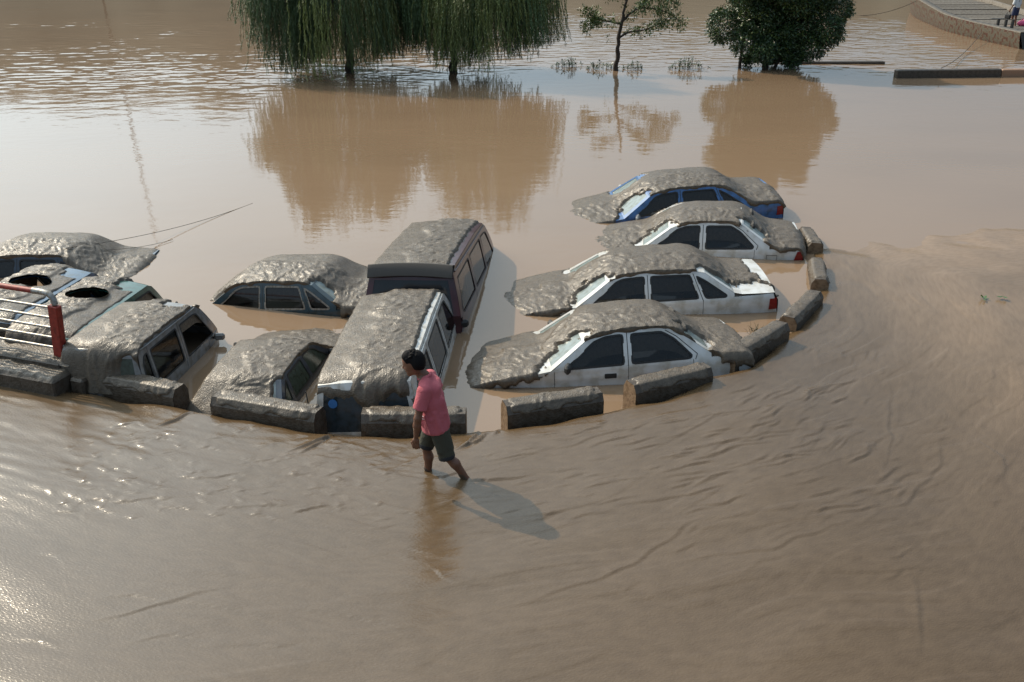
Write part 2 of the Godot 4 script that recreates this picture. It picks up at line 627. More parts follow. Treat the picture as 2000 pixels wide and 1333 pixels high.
func make_mud() -> void:
	var xs := spaced(-300, 300, -6.2, 7.0, 0.027, 1.03)
	var zs := spaced(-22.5, 300, -12.6, -5.4, 0.024, 1.02)
	var nu := xs.size()
	var nv := zs.size()
	var ys := PackedFloat32Array()
	var dirs := PackedFloat32Array()
	var cols := PackedColorArray()
	var uvs := PackedVector2Array()
	ys.resize(nu * nv)
	cols.resize(nu * nv)
	uvs.resize(nu * nv)
	# the kerb distance on a coarse lattice, read back between its points
	var lx0 := -8.0
	var lz0 := -23.0
	var ls := 0.2
	var lnx := 131
	var lnz := 101
	var lat := PackedFloat32Array()
	lat.resize(lnx * lnz)
	for i in lnx:
		for j in lnz:
			lat[i * lnz + j] = kerb_dist(Vector2(lx0 + i * ls, lz0 + j * ls)).x
	for i in nu:
		var x := xs[i]
		for j in nv:
			var z := zs[j]
			var at := i * nv + j
			var d := 0.0
			var fx := (x - lx0) / ls
			var fz := (z - lz0) / ls
			if fx >= 0 and fz >= 0 and fx < lnx - 1.001 and fz < lnz - 1.001:
				var ix := int(fx)
				var iz := int(fz)
				fx -= ix
				fz -= iz
				var q := ix * lnz + iz
				d = lerpf(lerpf(lat[q], lat[q + 1], fz), lerpf(lat[q + lnz], lat[q + lnz + 1], fz), fx)
			else:
				d = kerb_dist(Vector2(x, z)).x
			var soft := smoothstep(5.0, 7.5, x)
			var n1 := noise_a.get_noise_2d(x * 0.7, z * 0.7)
			var e := d + n1 * lerpf(0.12, 0.9, soft)
			var lift := road_lift(x)
			var y := 0.045 + lift - (0.4 + lift * 1.6) * smoothstep(lerpf(-0.22, -1.6, soft), lerpf(0.6, 5.0, soft), e)
			# broad slow swells that run with the flow, and shorter folds
			var al := x * 0.8 - z * 0.15
			var lumpy := smoothstep(-1.0, -3.5, x) * smoothstep(-7.6, -8.6, z)
			var bend := noise_b.get_noise_2d(x * 0.3 + 12.0, z * 0.3) * 0.4
			y += noise_b.get_noise_2d(al * 0.45, (d + bend) * 1.1) * 0.013
			# thin drawn-out flow lines, each with one sharp side
			var calm := 1.0 - 0.75 * smoothstep(-2.3, -3.6, x)
			var q := noise_b.get_noise_2d(al * 0.28 + 71.0, (d + bend) * 2.3)
			y += smoothstep(0.1, 0.24, q) * 0.0036 * calm * (0.3 + smoothstep(-0.2, 0.3, n1))
			var q2 := noise_b.get_noise_2d(al * 0.4 - 33.0, (d - bend) * 3.4)
			y += smoothstep(0.15, 0.28, q2) * 0.0024 * calm * (0.3 + smoothstep(-0.1, 0.4, -n1))
			y += noise_b.get_noise_2d(al * 1.3 + 31.0, d * 4.2) * (0.0006 + 0.0036 * lumpy)
			y += noise_b.get_noise_2d(al * 3.0 + 61.0, d * 8.0) * (0.0003 + 0.0022 * lumpy)
			ys[at] = y
			uvs[at] = Vector2(al, d)
			var wet := noise_a.get_noise_2d(al * 0.5 + 5.0, d * 0.9) * 0.06
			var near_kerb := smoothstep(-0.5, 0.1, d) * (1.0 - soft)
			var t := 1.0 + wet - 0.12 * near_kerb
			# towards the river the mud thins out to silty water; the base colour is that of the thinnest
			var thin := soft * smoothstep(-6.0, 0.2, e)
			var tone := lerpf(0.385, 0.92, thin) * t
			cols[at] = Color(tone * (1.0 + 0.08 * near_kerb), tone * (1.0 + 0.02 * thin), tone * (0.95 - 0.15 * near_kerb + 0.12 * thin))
	var stroke := func(line: Array, depth: float, width: float) -> void:
		for s in line.size() - 1:
			var a := nearer(line[s])
			var b := nearer(line[s + 1])
			var ab := b - a
			var len2 := ab.length_squared()
			var nrm := Vector2(-ab.y, ab.x).normalized()
			if nrm.y < 0.0 or (absf(nrm.y) < 0.3 and nrm.x < 0.0):
				nrm = -nrm
			var pad := width * 5.0 + 0.03
			var i0 := xs.bsearch(minf(a.x, b.x) - pad)
			var i1 := xs.bsearch(maxf(a.x, b.x) + pad)
			var j0 := zs.bsearch(minf(a.y, b.y) - pad)
			var j1 := zs.bsearch(maxf(a.y, b.y) + pad)
			for i in range(i0, mini(i1, nu)):
				for j in range(j0, mini(j1, nv)):
					var p := Vector2(xs[i], zs[j])
					var t := (p - a).dot(ab) / len2
					if t < 0.0 or t > 1.0:
						continue
					var full := (s + t) / (line.size() - 1)
					var fade := sin(PI * clampf(full, 0.0, 1.0))
					var w := (p - a).dot(nrm) + noise_b.get_noise_2d(p.x * 1.7, p.y * 1.7) * width * 1.6
					var k := w / width
					# a fold: it swells on the far side and drops off sharply on the near one
					var hgt := exp(k * 0.45) if k < 0.0 else (lerpf(1.0, -0.5, smoothstep(0.0, 1.0, k)) if k < 1.0 else -0.5 * exp(-(k - 1.0) * 0.7))
					ys[i * nv + j] += hgt * depth * fade
	for i in CREASES.size():
		var deep := i < 6
		stroke.call(CREASES[i], 0.022 if deep else 0.006, 0.018 if deep else 0.03)
	for i in 340:
		var p := Vector2(rng.randf_range(-5.5, 6.5), rng.randf_range(-12.5, -6.3))
		var u := rng.randf()
		if p.y > -7.6 and u < 0.75:
			continue
		var k := kerb_dist(p)
		if k.x > -0.3:
			continue
		var dir := Vector2(k.y, k.z).rotated(rng.randf_range(-0.3, 0.25))
		var lumpy := p.x < -1.5 and p.y < -8.3
		var ln := rng.randf_range(0.1, 0.35) if lumpy else rng.randf_range(0.15, 0.75)
		var mid := p + dir * ln * 0.5 + dir.orthogonal() * rng.randf_range(-0.12, 0.12) * ln
		var sgn := 1.0 if rng.randf() < 0.75 else -0.7
		stroke.call([p, mid, p + dir * ln], rng.randf_range(0.0015, 0.0055) * absf(sgn) * (1.5 if lumpy else 1.0), rng.randf_range(0.018, 0.03))
	# the churned mud in front of the left blocks
	for i in 230:
		var p := Vector2(rng.randf_range(-5.2, -0.9), rng.randf_range(-10.3, -8.3))
		var k := kerb_dist(nearer(p))
		if k.x > -0.15:
			continue
		var dir := Vector2(k.y, k.z).rotated(rng.randf_range(-0.6, 0.4))
		var ln := rng.randf_range(0.08, 0.3)
		var mid := p + dir * ln * 0.5 + dir.orthogonal() * rng.randf_range(-0.2, 0.2) * ln
		stroke.call([p, mid, p + dir * ln], rng.randf_range(0.003, 0.0075), rng.randf_range(0.018, 0.03))
	# long folds where the mud slides past the right-hand blocks
	for i in 130:
		var p := Vector2(rng.randf_range(-0.2, 4.2), rng.randf_range(-11.2, -8.2))
		var k := kerb_dist(nearer(p))
		if k.x > -0.35:
			continue
		var dir := Vector2(k.y, k.z).rotated(rng.randf_range(-0.12, 0.12))
		var ln := rng.randf_range(0.2, 0.75)
		var mid := p + dir * ln * 0.5 + dir.orthogonal() * rng.randf_range(-0.08, 0.08) * ln
		stroke.call([p, mid, p + dir * ln], rng.randf_range(0.004, 0.0095), rng.randf_range(0.016, 0.028))
	# the mud shoved aside by the wading man's legs
	stroke.call([Vector2(-0.6, -8.98), Vector2(-0.3, -9.0), Vector2(0.3, -9.1)], 0.014, 0.03)
	stroke.call([Vector2(-1.12, -9.12), Vector2(-0.8, -9.05), Vector2(-0.4, -9.2)], 0.012, 0.03)
	var g := Geo.new()
	g.own = true
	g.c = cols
	g.uv = uvs
	for i in nu:
		var i0 := maxi(i - 1, 0)
		var i1 := mini(i + 1, nu - 1)
		for j in nv:
			var j0 := maxi(j - 1, 0)
			var j1 := mini(j + 1, nv - 1)
			g.v.append(Vector3(xs[i], ys[i * nv + j], zs[j]))
			g.n.append(Vector3(-(ys[i1 * nv + j] - ys[i0 * nv + j]) / (xs[i1] - xs[i0]), 1.0, -(ys[i * nv + j1] - ys[i * nv + j0]) / (zs[j1] - zs[j0])).normalized())
	for i in nu - 1:
		for j in nv - 1:
			var a := i * nv + j
			if ys[a] < -0.3 and ys[a + nv + 1] < -0.3:
				continue
			g.tri(a, a + nv, a + 1)
			g.tri(a + 1, a + nv, a + nv + 1)
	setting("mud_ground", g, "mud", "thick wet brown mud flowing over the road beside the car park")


# ---------------------------------------------------------------- mud lying on things

func crust(x: float, y: float, sd: float, rough := -1.0) -> float:
	# wrinkled mud, in metres above its mean: folds that lie across the flow, here and there lumps
	var wx := x + 0.1 * noise_b.get_noise_2d(x * 2.3 + sd, y * 2.3) + 0.03 * noise_b.get_noise_2d(x * 8.0 - sd, y * 8.0)
	var wy := y + 0.1 * noise_b.get_noise_2d(x * 2.3 - sd, y * 2.3 + 9.0)
	if rough < 0.0:
		rough = smoothstep(-0.3, 0.2, noise_a.get_noise_2d(x * 1.3 + sd * 3.0, y * 1.3))
	var r := noise_c.get_noise_2d(wx * 4.6 + sd, wy * 1.3)
	var r2 := noise_c.get_noise_2d(wx * 5.0 - sd, wy * 4.0 + 30.0)
	var h := noise_a.get_noise_2d(x * 2.0 + sd, y * 2.0) * 0.013
	return h + (r * 0.02 + r2 * 0.011) * (0.08 + 0.92 * rough)


func block(at: Vector3, yaw: float, length: float, width: float, height: float, sd: float, roll := 0.0, label := "") -> void:
	var t := Transform3D(Basis(Vector3.UP, yaw) * Basis(Vector3.RIGHT, roll), at)
	var o := thing("concrete_block", label, "concrete block", t, "concrete blocks edging the flooded car park")
	# cross-section: a wide base, upright sides, chamfered shoulders
	var hw := width * 0.5
	var sec := [Vector2(-hw, -0.35), Vector2(-hw * 1.0, height * 0.62), Vector2(-hw * 0.6, height), Vector2(hw * 0.6, height), Vector2(hw * 1.0, height * 0.62), Vector2(hw, -0.35)]
	var g := Geo.new()
	var nl := 14
	for k in sec.size() - 1:
		var pts := PackedVector3Array()
		for i in nl + 1:
			var x := lerpf(-length * 0.5, length * 0.5, float(i) / nl)
			for j in 4:
				var q: Vector2 = sec[k].lerp(sec[k + 1], j / 3.0)
				var chip := 0.006 * noise_b.get_noise_2d(x * 6.0 + sd, q.x * 9.0 + q.y * 7.0)
				pts.append(Vector3(x, q.y + chip, q.x + chip))
		g.grid(pts, nl + 1, 4)
	part(o, "side_faces", g, "concrete")
	for s in [-1.0, 1.0]:
		var e := Geo.new()
		var ids := []
		for q in sec:
			ids.append(e.vert(Vector3(s * (length * 0.5 + 0.004), q.y, q.x)))
		for k in range(1, sec.size() - 1):
			if s > 0:
				e.tri(ids[0], ids[k], ids[k + 1])
			else:
				e.tri(ids[0], ids[k + 1], ids[k])
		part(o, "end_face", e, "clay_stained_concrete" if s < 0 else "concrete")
	# the mud on top, hanging over the shoulders
	var m := Geo.new()
	var nx := int(length / 0.022)
	var ny := 30
	var outline := PackedVector2Array([Vector2(-hw - 0.0, height * 0.4), Vector2(-hw, height * 0.62), Vector2(-hw * 0.6, height), Vector2(hw * 0.6, height), Vector2(hw, height * 0.62), Vector2(hw + 0.0, height * 0.4)])
	var pts := PackedVector3Array()
	for i in nx + 1:
		var x := lerpf(-length * 0.5 + 0.03, length * 0.5 - 0.03, float(i) / nx)
		var endf := minf(x + length * 0.5, length * 0.5 - x)
		for j in ny + 1:
			var f := float(j) / ny * (outline.size() - 1)
			var k := mini(int(f), outline.size() - 2)
			var q := outline[k].lerp(outline[k + 1], f - k)
			var seg := (outline[k + 1] - outline[k]).normalized()
			var nn := Vector2(-seg.y, seg.x)
			if nn.y < 0 or (k == 0 and nn.x > 0) or (k == 4 and nn.x < 0):
				nn = -nn
			var edge := minf(f, outline.size() - 1 - f)
			var hang := 0.95 + 0.6 * noise_a.get_noise_2d(x * 3.0 + sd, 4.0 if f < 2.5 else 17.0)
			var cover := smoothstep(hang - 0.25, hang + 0.25, edge) * smoothstep(0.02, 0.1 + 0.06 * noise_b.get_noise_2d(q.x * 9.0, sd), endf)
			var th := lerpf(-0.03, 0.012 + crust(x, q.x * 1.6, sd) * 0.75, cover)
			pts.append(Vector3(x, q.y + nn.y * th, q.x + nn.x * th))
	m.grid(pts, nx + 1, ny + 1)
	part(o, "mud_cap", m, "mud_crust")


func make_blocks() -> void:
	var ends := [
		[Vector2(-5.76, -11.44), Vector2(-4.24, -10.87), "concrete block right of the red railing, in front of the silver van"],
		[Vector2(-3.82, -10.72), Vector2(-2.32, -10.24), "concrete block under thick mud in front of the navy sedan"],
		[Vector2(-1.89, -10.24), Vector2(-0.52, -10.24), "concrete block behind the man in the pink shirt"],
		[Vector2(-0.14, -10.42), Vector2(1.17, -10.82), "concrete block next right of the man, before the nearest white car"],
		[Vector2(1.5, -10.98), Vector2(2.68, -11.55), "concrete block overlapping the rear door of the nearest white car"],
		[Vector2(2.97, -11.95), Vector2(4.03, -12.92), "concrete block at the tail of the nearest white car"],
		[Vector2(4.2, -13.3), Vector2(4.95, -14.38), "slanting concrete block right of the weed tuft, between two others"],
		[Vector2(5.17, -14.85), Vector2(5.45, -16.05), "concrete block seen end on, second farthest of the curved row"],
		[Vector2(5.66, -16.78), Vector2(5.75, -17.85), "tilted concrete block farthest along the curved row"]]
	for i in ends.size():
		var a := nearer(ends[i][0])
		var b := nearer(ends[i][1])
		var mid := (a + b) * 0.5
		var d := b - a
		block(Vector3(mid.x, -0.02 + road_lift(mid.x), mid.y), -atan2(d.y, d.x), d.length() * 0.93, 0.285, 0.25 if i < 6 else 0.23, i * 13.7, 0.05 if i == 8 else 0.0, ends[i][2])


func make_railing() -> void:
	# the plinth and the railing that stands on it run away to the left
	var dir := Vector3(-0.945, 0, -0.327).normalized()
	var yaw := atan2(-dir.z, dir.x)
	var b := Basis(Vector3.UP, yaw)
	# local +x runs left along the railing, local -z is towards the road
	var o := thing("railing_plinth", "mud covered concrete plinth under the red railing", "plinth", Transform3D(b, Vector3(-5.63, 0.2, -10.93)))
	var g := Geo.new()
	g.box(Transform3D(Basis(), Vector3(2.1, 0.0, 0)), Vector3(4.2, 0.5, 0.74), 0.02)
	part(o, "base_course", g, "concrete")
	g = Geo.new()
	g.box(Transform3D(Basis(), Vector3(2.2, 0.295, 0.13)), Vector3(4.1, 0.1, 0.42), 0.015)
	part(o, "upper_course", g, "concrete")
	g = Geo.new()
	g.box(Transform3D(Basis(), Vector3(-0.12, -0.05, 0.12)), Vector3(0.22, 0.5, 0.5), 0.03)
	part(o, "end_stone", g, "concrete")
	for k in 2:
		var m := Geo.new()
		var pts := PackedVector3Array()
		var nx := 150
		var ny := 26
		for i in nx + 1:
			for j in ny + 1:
				var x := lerpf(0.02, 4.1, float(i) / nx)
				var z := lerpf(-0.37, 0.02, float(j) / ny) if k == 0 else lerpf(-0.07, 0.33, float(j) / ny)
				var e := minf(minf(float(j), ny - j) / ny * 0.4, x)
				var y := (0.25 if k == 0 else 0.345) + lerpf(-0.02, 0.03 + crust(x, z, 40.0 + k * 9.0), smoothstep(0.0, 0.05, e + 0.02 * noise_b.get_noise_2d(x * 5.0, z * 5.0)))
				pts.append(Vector3(x, y, z))
		m.grid(pts, nx + 1, ny + 1)
		part(o, "mud_cap", m, "mud_crust")
	var r := thing("railing", "leaning red post railing with steel tubes at the left edge", "railing", Transform3D(b, Vector3(-5.63, 0.52, -10.93)))
	for x in [0.22, 3.1]:
		g = Geo.new()
		var lean := Basis(Vector3.BACK, 0.1)
		g.box(Transform3D(lean, Vector3(x + 0.02, 0.37, 0.1)), Vector3(0.15, 0.8, 0.1), 0.012)
		part(r, "post", g, "red_paint")
		g = Geo.new()
		g.box(Transform3D(Basis(), Vector3(x, 0.02, 0.1)), Vector3(0.3, 0.03, 0.24), 0.006)
		part(r, "foot_plate", g, "iron")
	for k in 5:
		g = Geo.new()
		var y := 0.16 + k * 0.142
		g.tube(PackedVector3Array([Vector3(0.22, y, 0.1), Vector3(3.2, y, 0.1)]), PackedFloat32Array([0.018]), 10)
		part(r, "rail", g, "steel")
	g = Geo.new()
	g.tube(PackedVector3Array([Vector3(0.42, 0.93, 0.1), Vector3(3.2, 0.93, 0.1)]), PackedFloat32Array([0.036]), 12)
	part(r, "top_rail", g, "red_paint")
	g = Geo.new()
	g.tube(PackedVector3Array([Vector3(0.5, 0.93, 0.1), Vector3(0.33, 0.93, 0.1), Vector3(0.25, 0.915, 0.1), Vector3(0.2, 0.87, 0.1), Vector3(0.185, 0.78, 0.1)]), PackedFloat32Array([0.04]), 12)
	part(r, "elbow", g, "steel")


# ---------------------------------------------------------------- vehicles

func side_w(sp: Dictionary, x: float, y: float) -> float:
	var h: float = sp.hw
	var f := clampf((x - sp.xf) / (sp.front - sp.xf), 0, 1)
	var r := clampf((sp.xr - x) / (sp.xr - sp.rear), 0, 1)
	h -= sp.tf * f * f + sp.tr * r * r
	if y < sp.belt:
		var d: float = (sp.belt - y) / 0.6
		h -= 0.03 * d * d
		# a crease along the flank
		h += 0.008 * exp(-pow((y - sp.belt + 0.13) / 0.035, 2.0))
	else:
		var d := clampf((y - sp.belt) / (sp.ry - sp.belt), 0, 1.15)
		h -= sp.tum * (0.8 * d + 0.2 * d * d)
	return h


func side_pt(sp: Dictionary, s: float, p: Vector2, off: float) -> Vector3:
	return Vector3(p.x, p.y, s * (side_w(sp, p.x, p.y) + off))


func panel(g: Geo, sp: Dictionary, s: float, poly: PackedVector2Array, off := 0.0, rim := 0.03) -> void:
	# a sheet with the outline poly (x, y) bent to the flank of the car; its edges turn inwards
	if Geometry2D.is_polygon_clockwise(poly):
		poly = poly.duplicate()
		poly.reverse()
	var lo := 1e9
	var hi := -1e9
	for p in poly:
		lo = minf(lo, p.y)
		hi = maxf(hi, p.y)
	var rows := maxi(1, int(ceil((hi - lo) / 0.07)))
	for k in rows:
		var y0 := lerpf(lo, hi, float(k) / rows) - (0.001 if k == 0 else 0.0)
		var y1 := lerpf(lo, hi, float(k + 1) / rows) + (0.001 if k == rows - 1 else 0.0)
		for piece in Geometry2D.intersect_polygons(poly, PackedVector2Array([Vector2(-9, y0), Vector2(9, y0), Vector2(9, y1), Vector2(-9, y1)])):
			# also cut along x so that the flank can curve
			for c in 8:
				var x0 := -2.6 + c * 0.65
				for cut in Geometry2D.intersect_polygons(piece, PackedVector2Array([Vector2(x0, -9), Vector2(x0 + 0.65, -9), Vector2(x0 + 0.65, 9), Vector2(x0, 9)])):
					var t := Geometry2D.triangulate_polygon(cut)
					var o := g.v.size()
					for p in cut:
						var i := g.vert(side_pt(sp, s, p, off))
						var e := 0.02
						var dx := (side_w(sp, p.x + e, p.y) - side_w(sp, p.x - e, p.y)) / (2 * e)
						var dy := (side_w(sp, p.x, p.y + e) - side_w(sp, p.x, p.y - e)) / (2 * e)
						g.n.append(Vector3(-dx, -dy, s).normalized())
					for i in range(0, t.size(), 3):
						var a := o + t[i]
						var b := o + t[i + 1]
						var d := o + t[i + 2]
						var fn := (g.v[d] - g.v[a]).cross(g.v[b] - g.v[a])
						if fn.z * s > 0:
							g.tri(a, b, d)
						else:
							g.tri(a, d, b)
	if rim > 0.0:
		for i in poly.size():
			var p := poly[i]
			var q := poly[(i + 1) % poly.size()]
			var n := maxi(1, int(p.distance_to(q) / 0.12))
			for k in n:
				var u := p.lerp(q, float(k) / n)
				var w := p.lerp(q, float(k + 1) / n)
				var a := side_pt(sp, s, u, off)
				var b := side_pt(sp, s, w, off)
				var c := side_pt(sp, s, w, off - rim)
				var d := side_pt(sp, s, u, off - rim)
				var o := g.v.size()
				var e := w - u
				var nn := Vector3(e.y, -e.x, 0).normalized()
				for x in [a, b, c, d]:
					g.vert(x)
					g.n.append(nn)
				if s > 0:
					g.tri(o, o + 1, o + 2)
					g.tri(o, o + 2, o + 3)
				else:
					g.tri(o, o + 2, o + 1)
					g.tri(o, o + 3, o + 2)


func side_geo() -> Geo:
	var g := Geo.new()
	g.own = true
	return g


func inset(poly: PackedVector2Array, d: float) -> PackedVector2Array:
	if Geometry2D.is_polygon_clockwise(poly):
		poly = poly.duplicate()
		poly.reverse()
	var out := PackedVector2Array()
	var m := poly.size()
	for i in m:
		var a := poly[(i - 1 + m) % m]
		var b := poly[i]
		var c := poly[(i + 1) % m]
		var n1 := (b - a).orthogonal().normalized() * -1.0
		var n2 := (c - b).orthogonal().normalized() * -1.0
		# for a counter-clockwise outline the inside lies to the left
		n1 = Vector2(-(b - a).y, (b - a).x).normalized()
		n2 = Vector2(-(c - b).y, (c - b).x).normalized()
		var k := (n1 + n2) / maxf(0.5, 1.0 + n1.dot(n2))
		out.append(b + k * d)
	return out


func rounded(poly: PackedVector2Array, r := 0.035) -> PackedVector2Array:
	var out := PackedVector2Array()
	var m := poly.size()
	for i in m:
		var a := poly[(i - 1 + m) % m]
		var b := poly[i]
		var c := poly[(i + 1) % m]
		var ra := minf(r, a.distance_to(b) * 0.4)
		var rc := minf(r, c.distance_to(b) * 0.4)
		var p := b + (a - b).normalized() * ra
		var q := b + (c - b).normalized() * rc
		out.append(p)
		out.append(p.lerp(b, 0.55).lerp(b.lerp(q, 0.45), 0.5))
		out.append(q)
	return out


func ring(g: Geo, sp: Dictionary, s: float, outer: PackedVector2Array, inner: PackedVector2Array, off: float) -> void:
	var m := outer.size()
	for i in m:
		var k := (i + 1) % m
		var a := side_pt(sp, s, outer[i], off)
		var b := side_pt(sp, s, outer[k], off)
		var c := side_pt(sp, s, inner[k], off)
		var d := side_pt(sp, s, inner[i], off)
		var o := g.v.size()
		for x in [a, b, c, d]:
			g.vert(x)
			g.n.append(Vector3(0, 0.3, s).normalized())
		if s > 0:
			g.tri(o, o + 2, o + 1)
			g.tri(o, o + 3, o + 2)
		else:
			g.tri(o, o + 1, o + 2)
			g.tri(o, o + 2, o + 3)


func prof_y(sp: Dictionary, x: float) -> float:
	# height of the top outline above x
	var best := -9.0
	for i in sp.prof.size() - 1:
		var a: Vector2 = sp.prof[i][0]
		var b: Vector2 = sp.prof[i + 1][0]
		if (x - a.x) * (x - b.x) <= 0 and absf(a.x - b.x) > 1e-6:
			best = maxf(best, lerpf(a.y, b.y, (x - a.x) / (b.x - a.x)))
	return best


func top_pt(sp: Dictionary, p: Vector2, nrm: Vector2, t: float, off := 0.0) -> Vector3:
	var w := side_w(sp, p.x, p.y)
	var lift: float = sp.crown * (1.0 - t * t) + off
	return Vector3(p.x + nrm.x * lift, p.y + nrm.y * lift, t * w)


func prof_normals(sp: Dictionary) -> Array:
	var out := []
	var pr: Array = sp.prof
	for i in pr.size():
		var a: Vector2 = pr[maxi(i - 1, 0)][0]
		var b: Vector2 = pr[i][0]
		var c: Vector2 = pr[mini(i + 1, pr.size() - 1)][0]
		var n := Vector2.ZERO
		# front to rear runs towards -x: the outside is (-dy, dx) turned up
		for e in [b - a, c - b]:
			if e.length() > 1e-6:
				var q := Vector2(e.y, -e.x).normalized()
				n += q
		out.append(n.normalized())
	return out


func hole_snap(q: Vector3, hole: Array) -> Vector3:
	# points just inside an oval hatch move out to its rim
	var e := Vector2((q.x - hole[0]) / hole[2], (q.z - hole[1]) / hole[3])
	var r := e.length()
	if r > 0.7 and r < 1.0:
		e /= r
		return Vector3(hole[0] + e.x * hole[2], q.y, hole[1] + e.y * hole[3])
	return q


func hole_keep(pts: PackedVector3Array, nu: int, nv: int, hole: Array) -> PackedByteArray:
	var keep := PackedByteArray()
	keep.resize(nu * nv)
	keep.fill(1)
	for i in nu - 1:
		for j in nv - 1:
			for k in [i * nv + j, i * nv + j + 1, (i + 1) * nv + j, (i + 1) * nv + j + 1]:
				var q := pts[k]
				if pow((q.x - hole[0]) / hole[2], 2) + pow((q.z - hole[1]) / hole[3], 2) < 0.98:
					keep[i * nv + j] = 0
	return keep


func loft(g: Geo, sp: Dictionary, i: int, nrm: Array, t0: float, t1: float, f0 := 0.0, f1 := 1.0, off := 0.0, hole := []) -> void:
	var nu := 9
	var nv := 17
	if hole.size():
		nu = 50
		nv = 50
	var pts := PackedVector3Array()
	var keep := PackedByteArray()
	for u in nu:
		var f := lerpf(f0, f1, float(u) / (nu - 1))
		var p: Vector2 = sp.prof[i][0].lerp(sp.prof[i + 1][0], f)
		var n: Vector2 = nrm[i].lerp(nrm[i + 1], f).normalized()
		for k in nv:
			var t := lerpf(t0, t1, float(k) / (nv - 1))
			var q := top_pt(sp, p, n, t, off)
			if hole.size():
				q = hole_snap(q, hole)
			pts.append(q)
	if hole.size():
		keep = hole_keep(pts, nu, nv, hole)
	g.grid(pts, nu, nv, keep)


func mud_on(o: Node3D, sp: Dictionary, md: Dictionary) -> void:
	# one wrinkled sheet of mud over the top outline, hanging over the edges; thin places sink below the paint
	var line := PackedVector2Array()
	for i in range(md.from, md.to):
		var a: Vector2 = sp.prof[i][0]
		var b: Vector2 = sp.prof[i + 1][0]
		var m := maxi(1, int(a.distance_to(b) / 0.024))
		for k in m:
			line.append(a.lerp(b, float(k) / m))
	line.append(sp.prof[md.to][0])
	for pass_ in 3:
		var sm := line.duplicate()
		for i in range(2, line.size() - 2):
			sm[i] = (line[i - 2] + line[i - 1] + line[i] + line[i + 1] + line[i + 2]) / 5.0
		line = sm
	var nu := line.size()
	var wrap: float = 0.3
	var nflat := 58
	var nwrap := 11
	var nv := nflat + 2 * nwrap + 1
	var sd: float = md.seed
	var pts := PackedVector3Array()
	var keep := PackedByteArray()
	for i in nu:
		var p := line[i]
		var e := (line[mini(i + 1, nu - 1)] - line[maxi(i - 1, 0)]).normalized()
		var nrm := Vector2(e.y, -e.x)
		if nrm.dot(Vector2(0.3, 1)) < -0.5:
			nrm = -nrm
		var w := side_w(sp, p.x, p.y)
		for j in nv:
			var jj := j - nwrap
			var t := 0.0
			var drop := 0.0
			if jj < 0:
				t = -1.0
				drop = float(-jj) / nwrap * wrap
			elif jj > nflat:
				t = 1.0
				drop = float(jj - nflat) / nwrap * wrap
			else:
				t = lerpf(-1, 1, float(jj) / nflat)
			var q := t * w + signf(t) * drop
			var hang: float = 0.04 + 0.035 * noise_a.get_noise_2d(p.x * 2.5, sd + t * 9.0)
			if p.x > md.hood_x:
				hang += md.hood_hang * (0.75 + 0.8 * noise_a.get_noise_2d(p.x * 5.0, sd + 5.0 + t))
			elif p.x < md.trunk_x:
				hang += md.trunk_hang * (0.7 + 0.9 * noise_a.get_noise_2d(p.x * 4.0, sd + 8.0 + t))
			var cover := hang - drop
			if drop == 0.0:
				cover = 0.2
			# bare patches: [x, t, radius in x, radius in t]
			for b in md.bare:
				var dd := Vector2((p.x - b[0]) / b[2], (t - b[1]) / b[3]).length()
				dd += 0.4 * noise_a.get_noise_2d(p.x * 4.5 + sd, q * 4.5) + 0.07 * noise_b.get_noise_2d(p.x * 14.0, q * 14.0 + sd)
				cover = minf(cover, (dd - 1.0) * minf(b[2], b[3]))
			var k := smoothstep(0.0, 0.045, cover)
			# the lower side of the roof carries a thicker, wrinkled slab; the other side a smooth film
			var lean: float = md.side * t + 0.3 + 0.4 * noise_a.get_noise_2d(p.x * 1.1 + sd, q * 0.9)
			if p.x > md.hood_x + 0.5:
				lean -= 0.25
			var rough := smoothstep(-0.12, 0.2, lean)
			var thick: float = md.thick * 0.55 + 0.02 * smoothstep(-0.05, 0.06, lean) + crust(p.x, q, sd, rough)
			thick = lerpf(-0.03, maxf(thick, 0.008), k)
			var base := Vector3(0, 0, 0)
			if drop == 0.0:
				base = top_pt(sp, p, nrm, t)
				var nz := 0.0
				var edge := absf(t)
				nz = signf(t) * smoothstep(0.9, 1.0, edge) * 0.7
				var nn := Vector3(nrm.x, nrm.y, nz).normalized()
				base += nn * thick
			else:
				var y := p.y - drop
				var s := signf(t)
				var nn := Vector3(nrm.x * 0.3, maxf(0.7 - drop * 12.0, 0.0), s).normalized()
				base = Vector3(p.x, y, s * side_w(sp, p.x, y)) + nn * thick
			if md.has("hole"):
				base = hole_snap(base, md.hole)
			pts.append(base)
	if md.has("hole"):
		keep = hole_keep(pts, nu, nv, md.hole)
	var g := Geo.new()
	g.grid(pts, nu, nv, keep)
	part(o, "mud_layer", g, "mud_crust")


func line_poly(a: Vector2, b: Vector2, w: float) -> PackedVector2Array:
	var n := (b - a).orthogonal().normalized() * w * 0.5
	return PackedVector2Array([a - n, b - n, b + n, a + n])


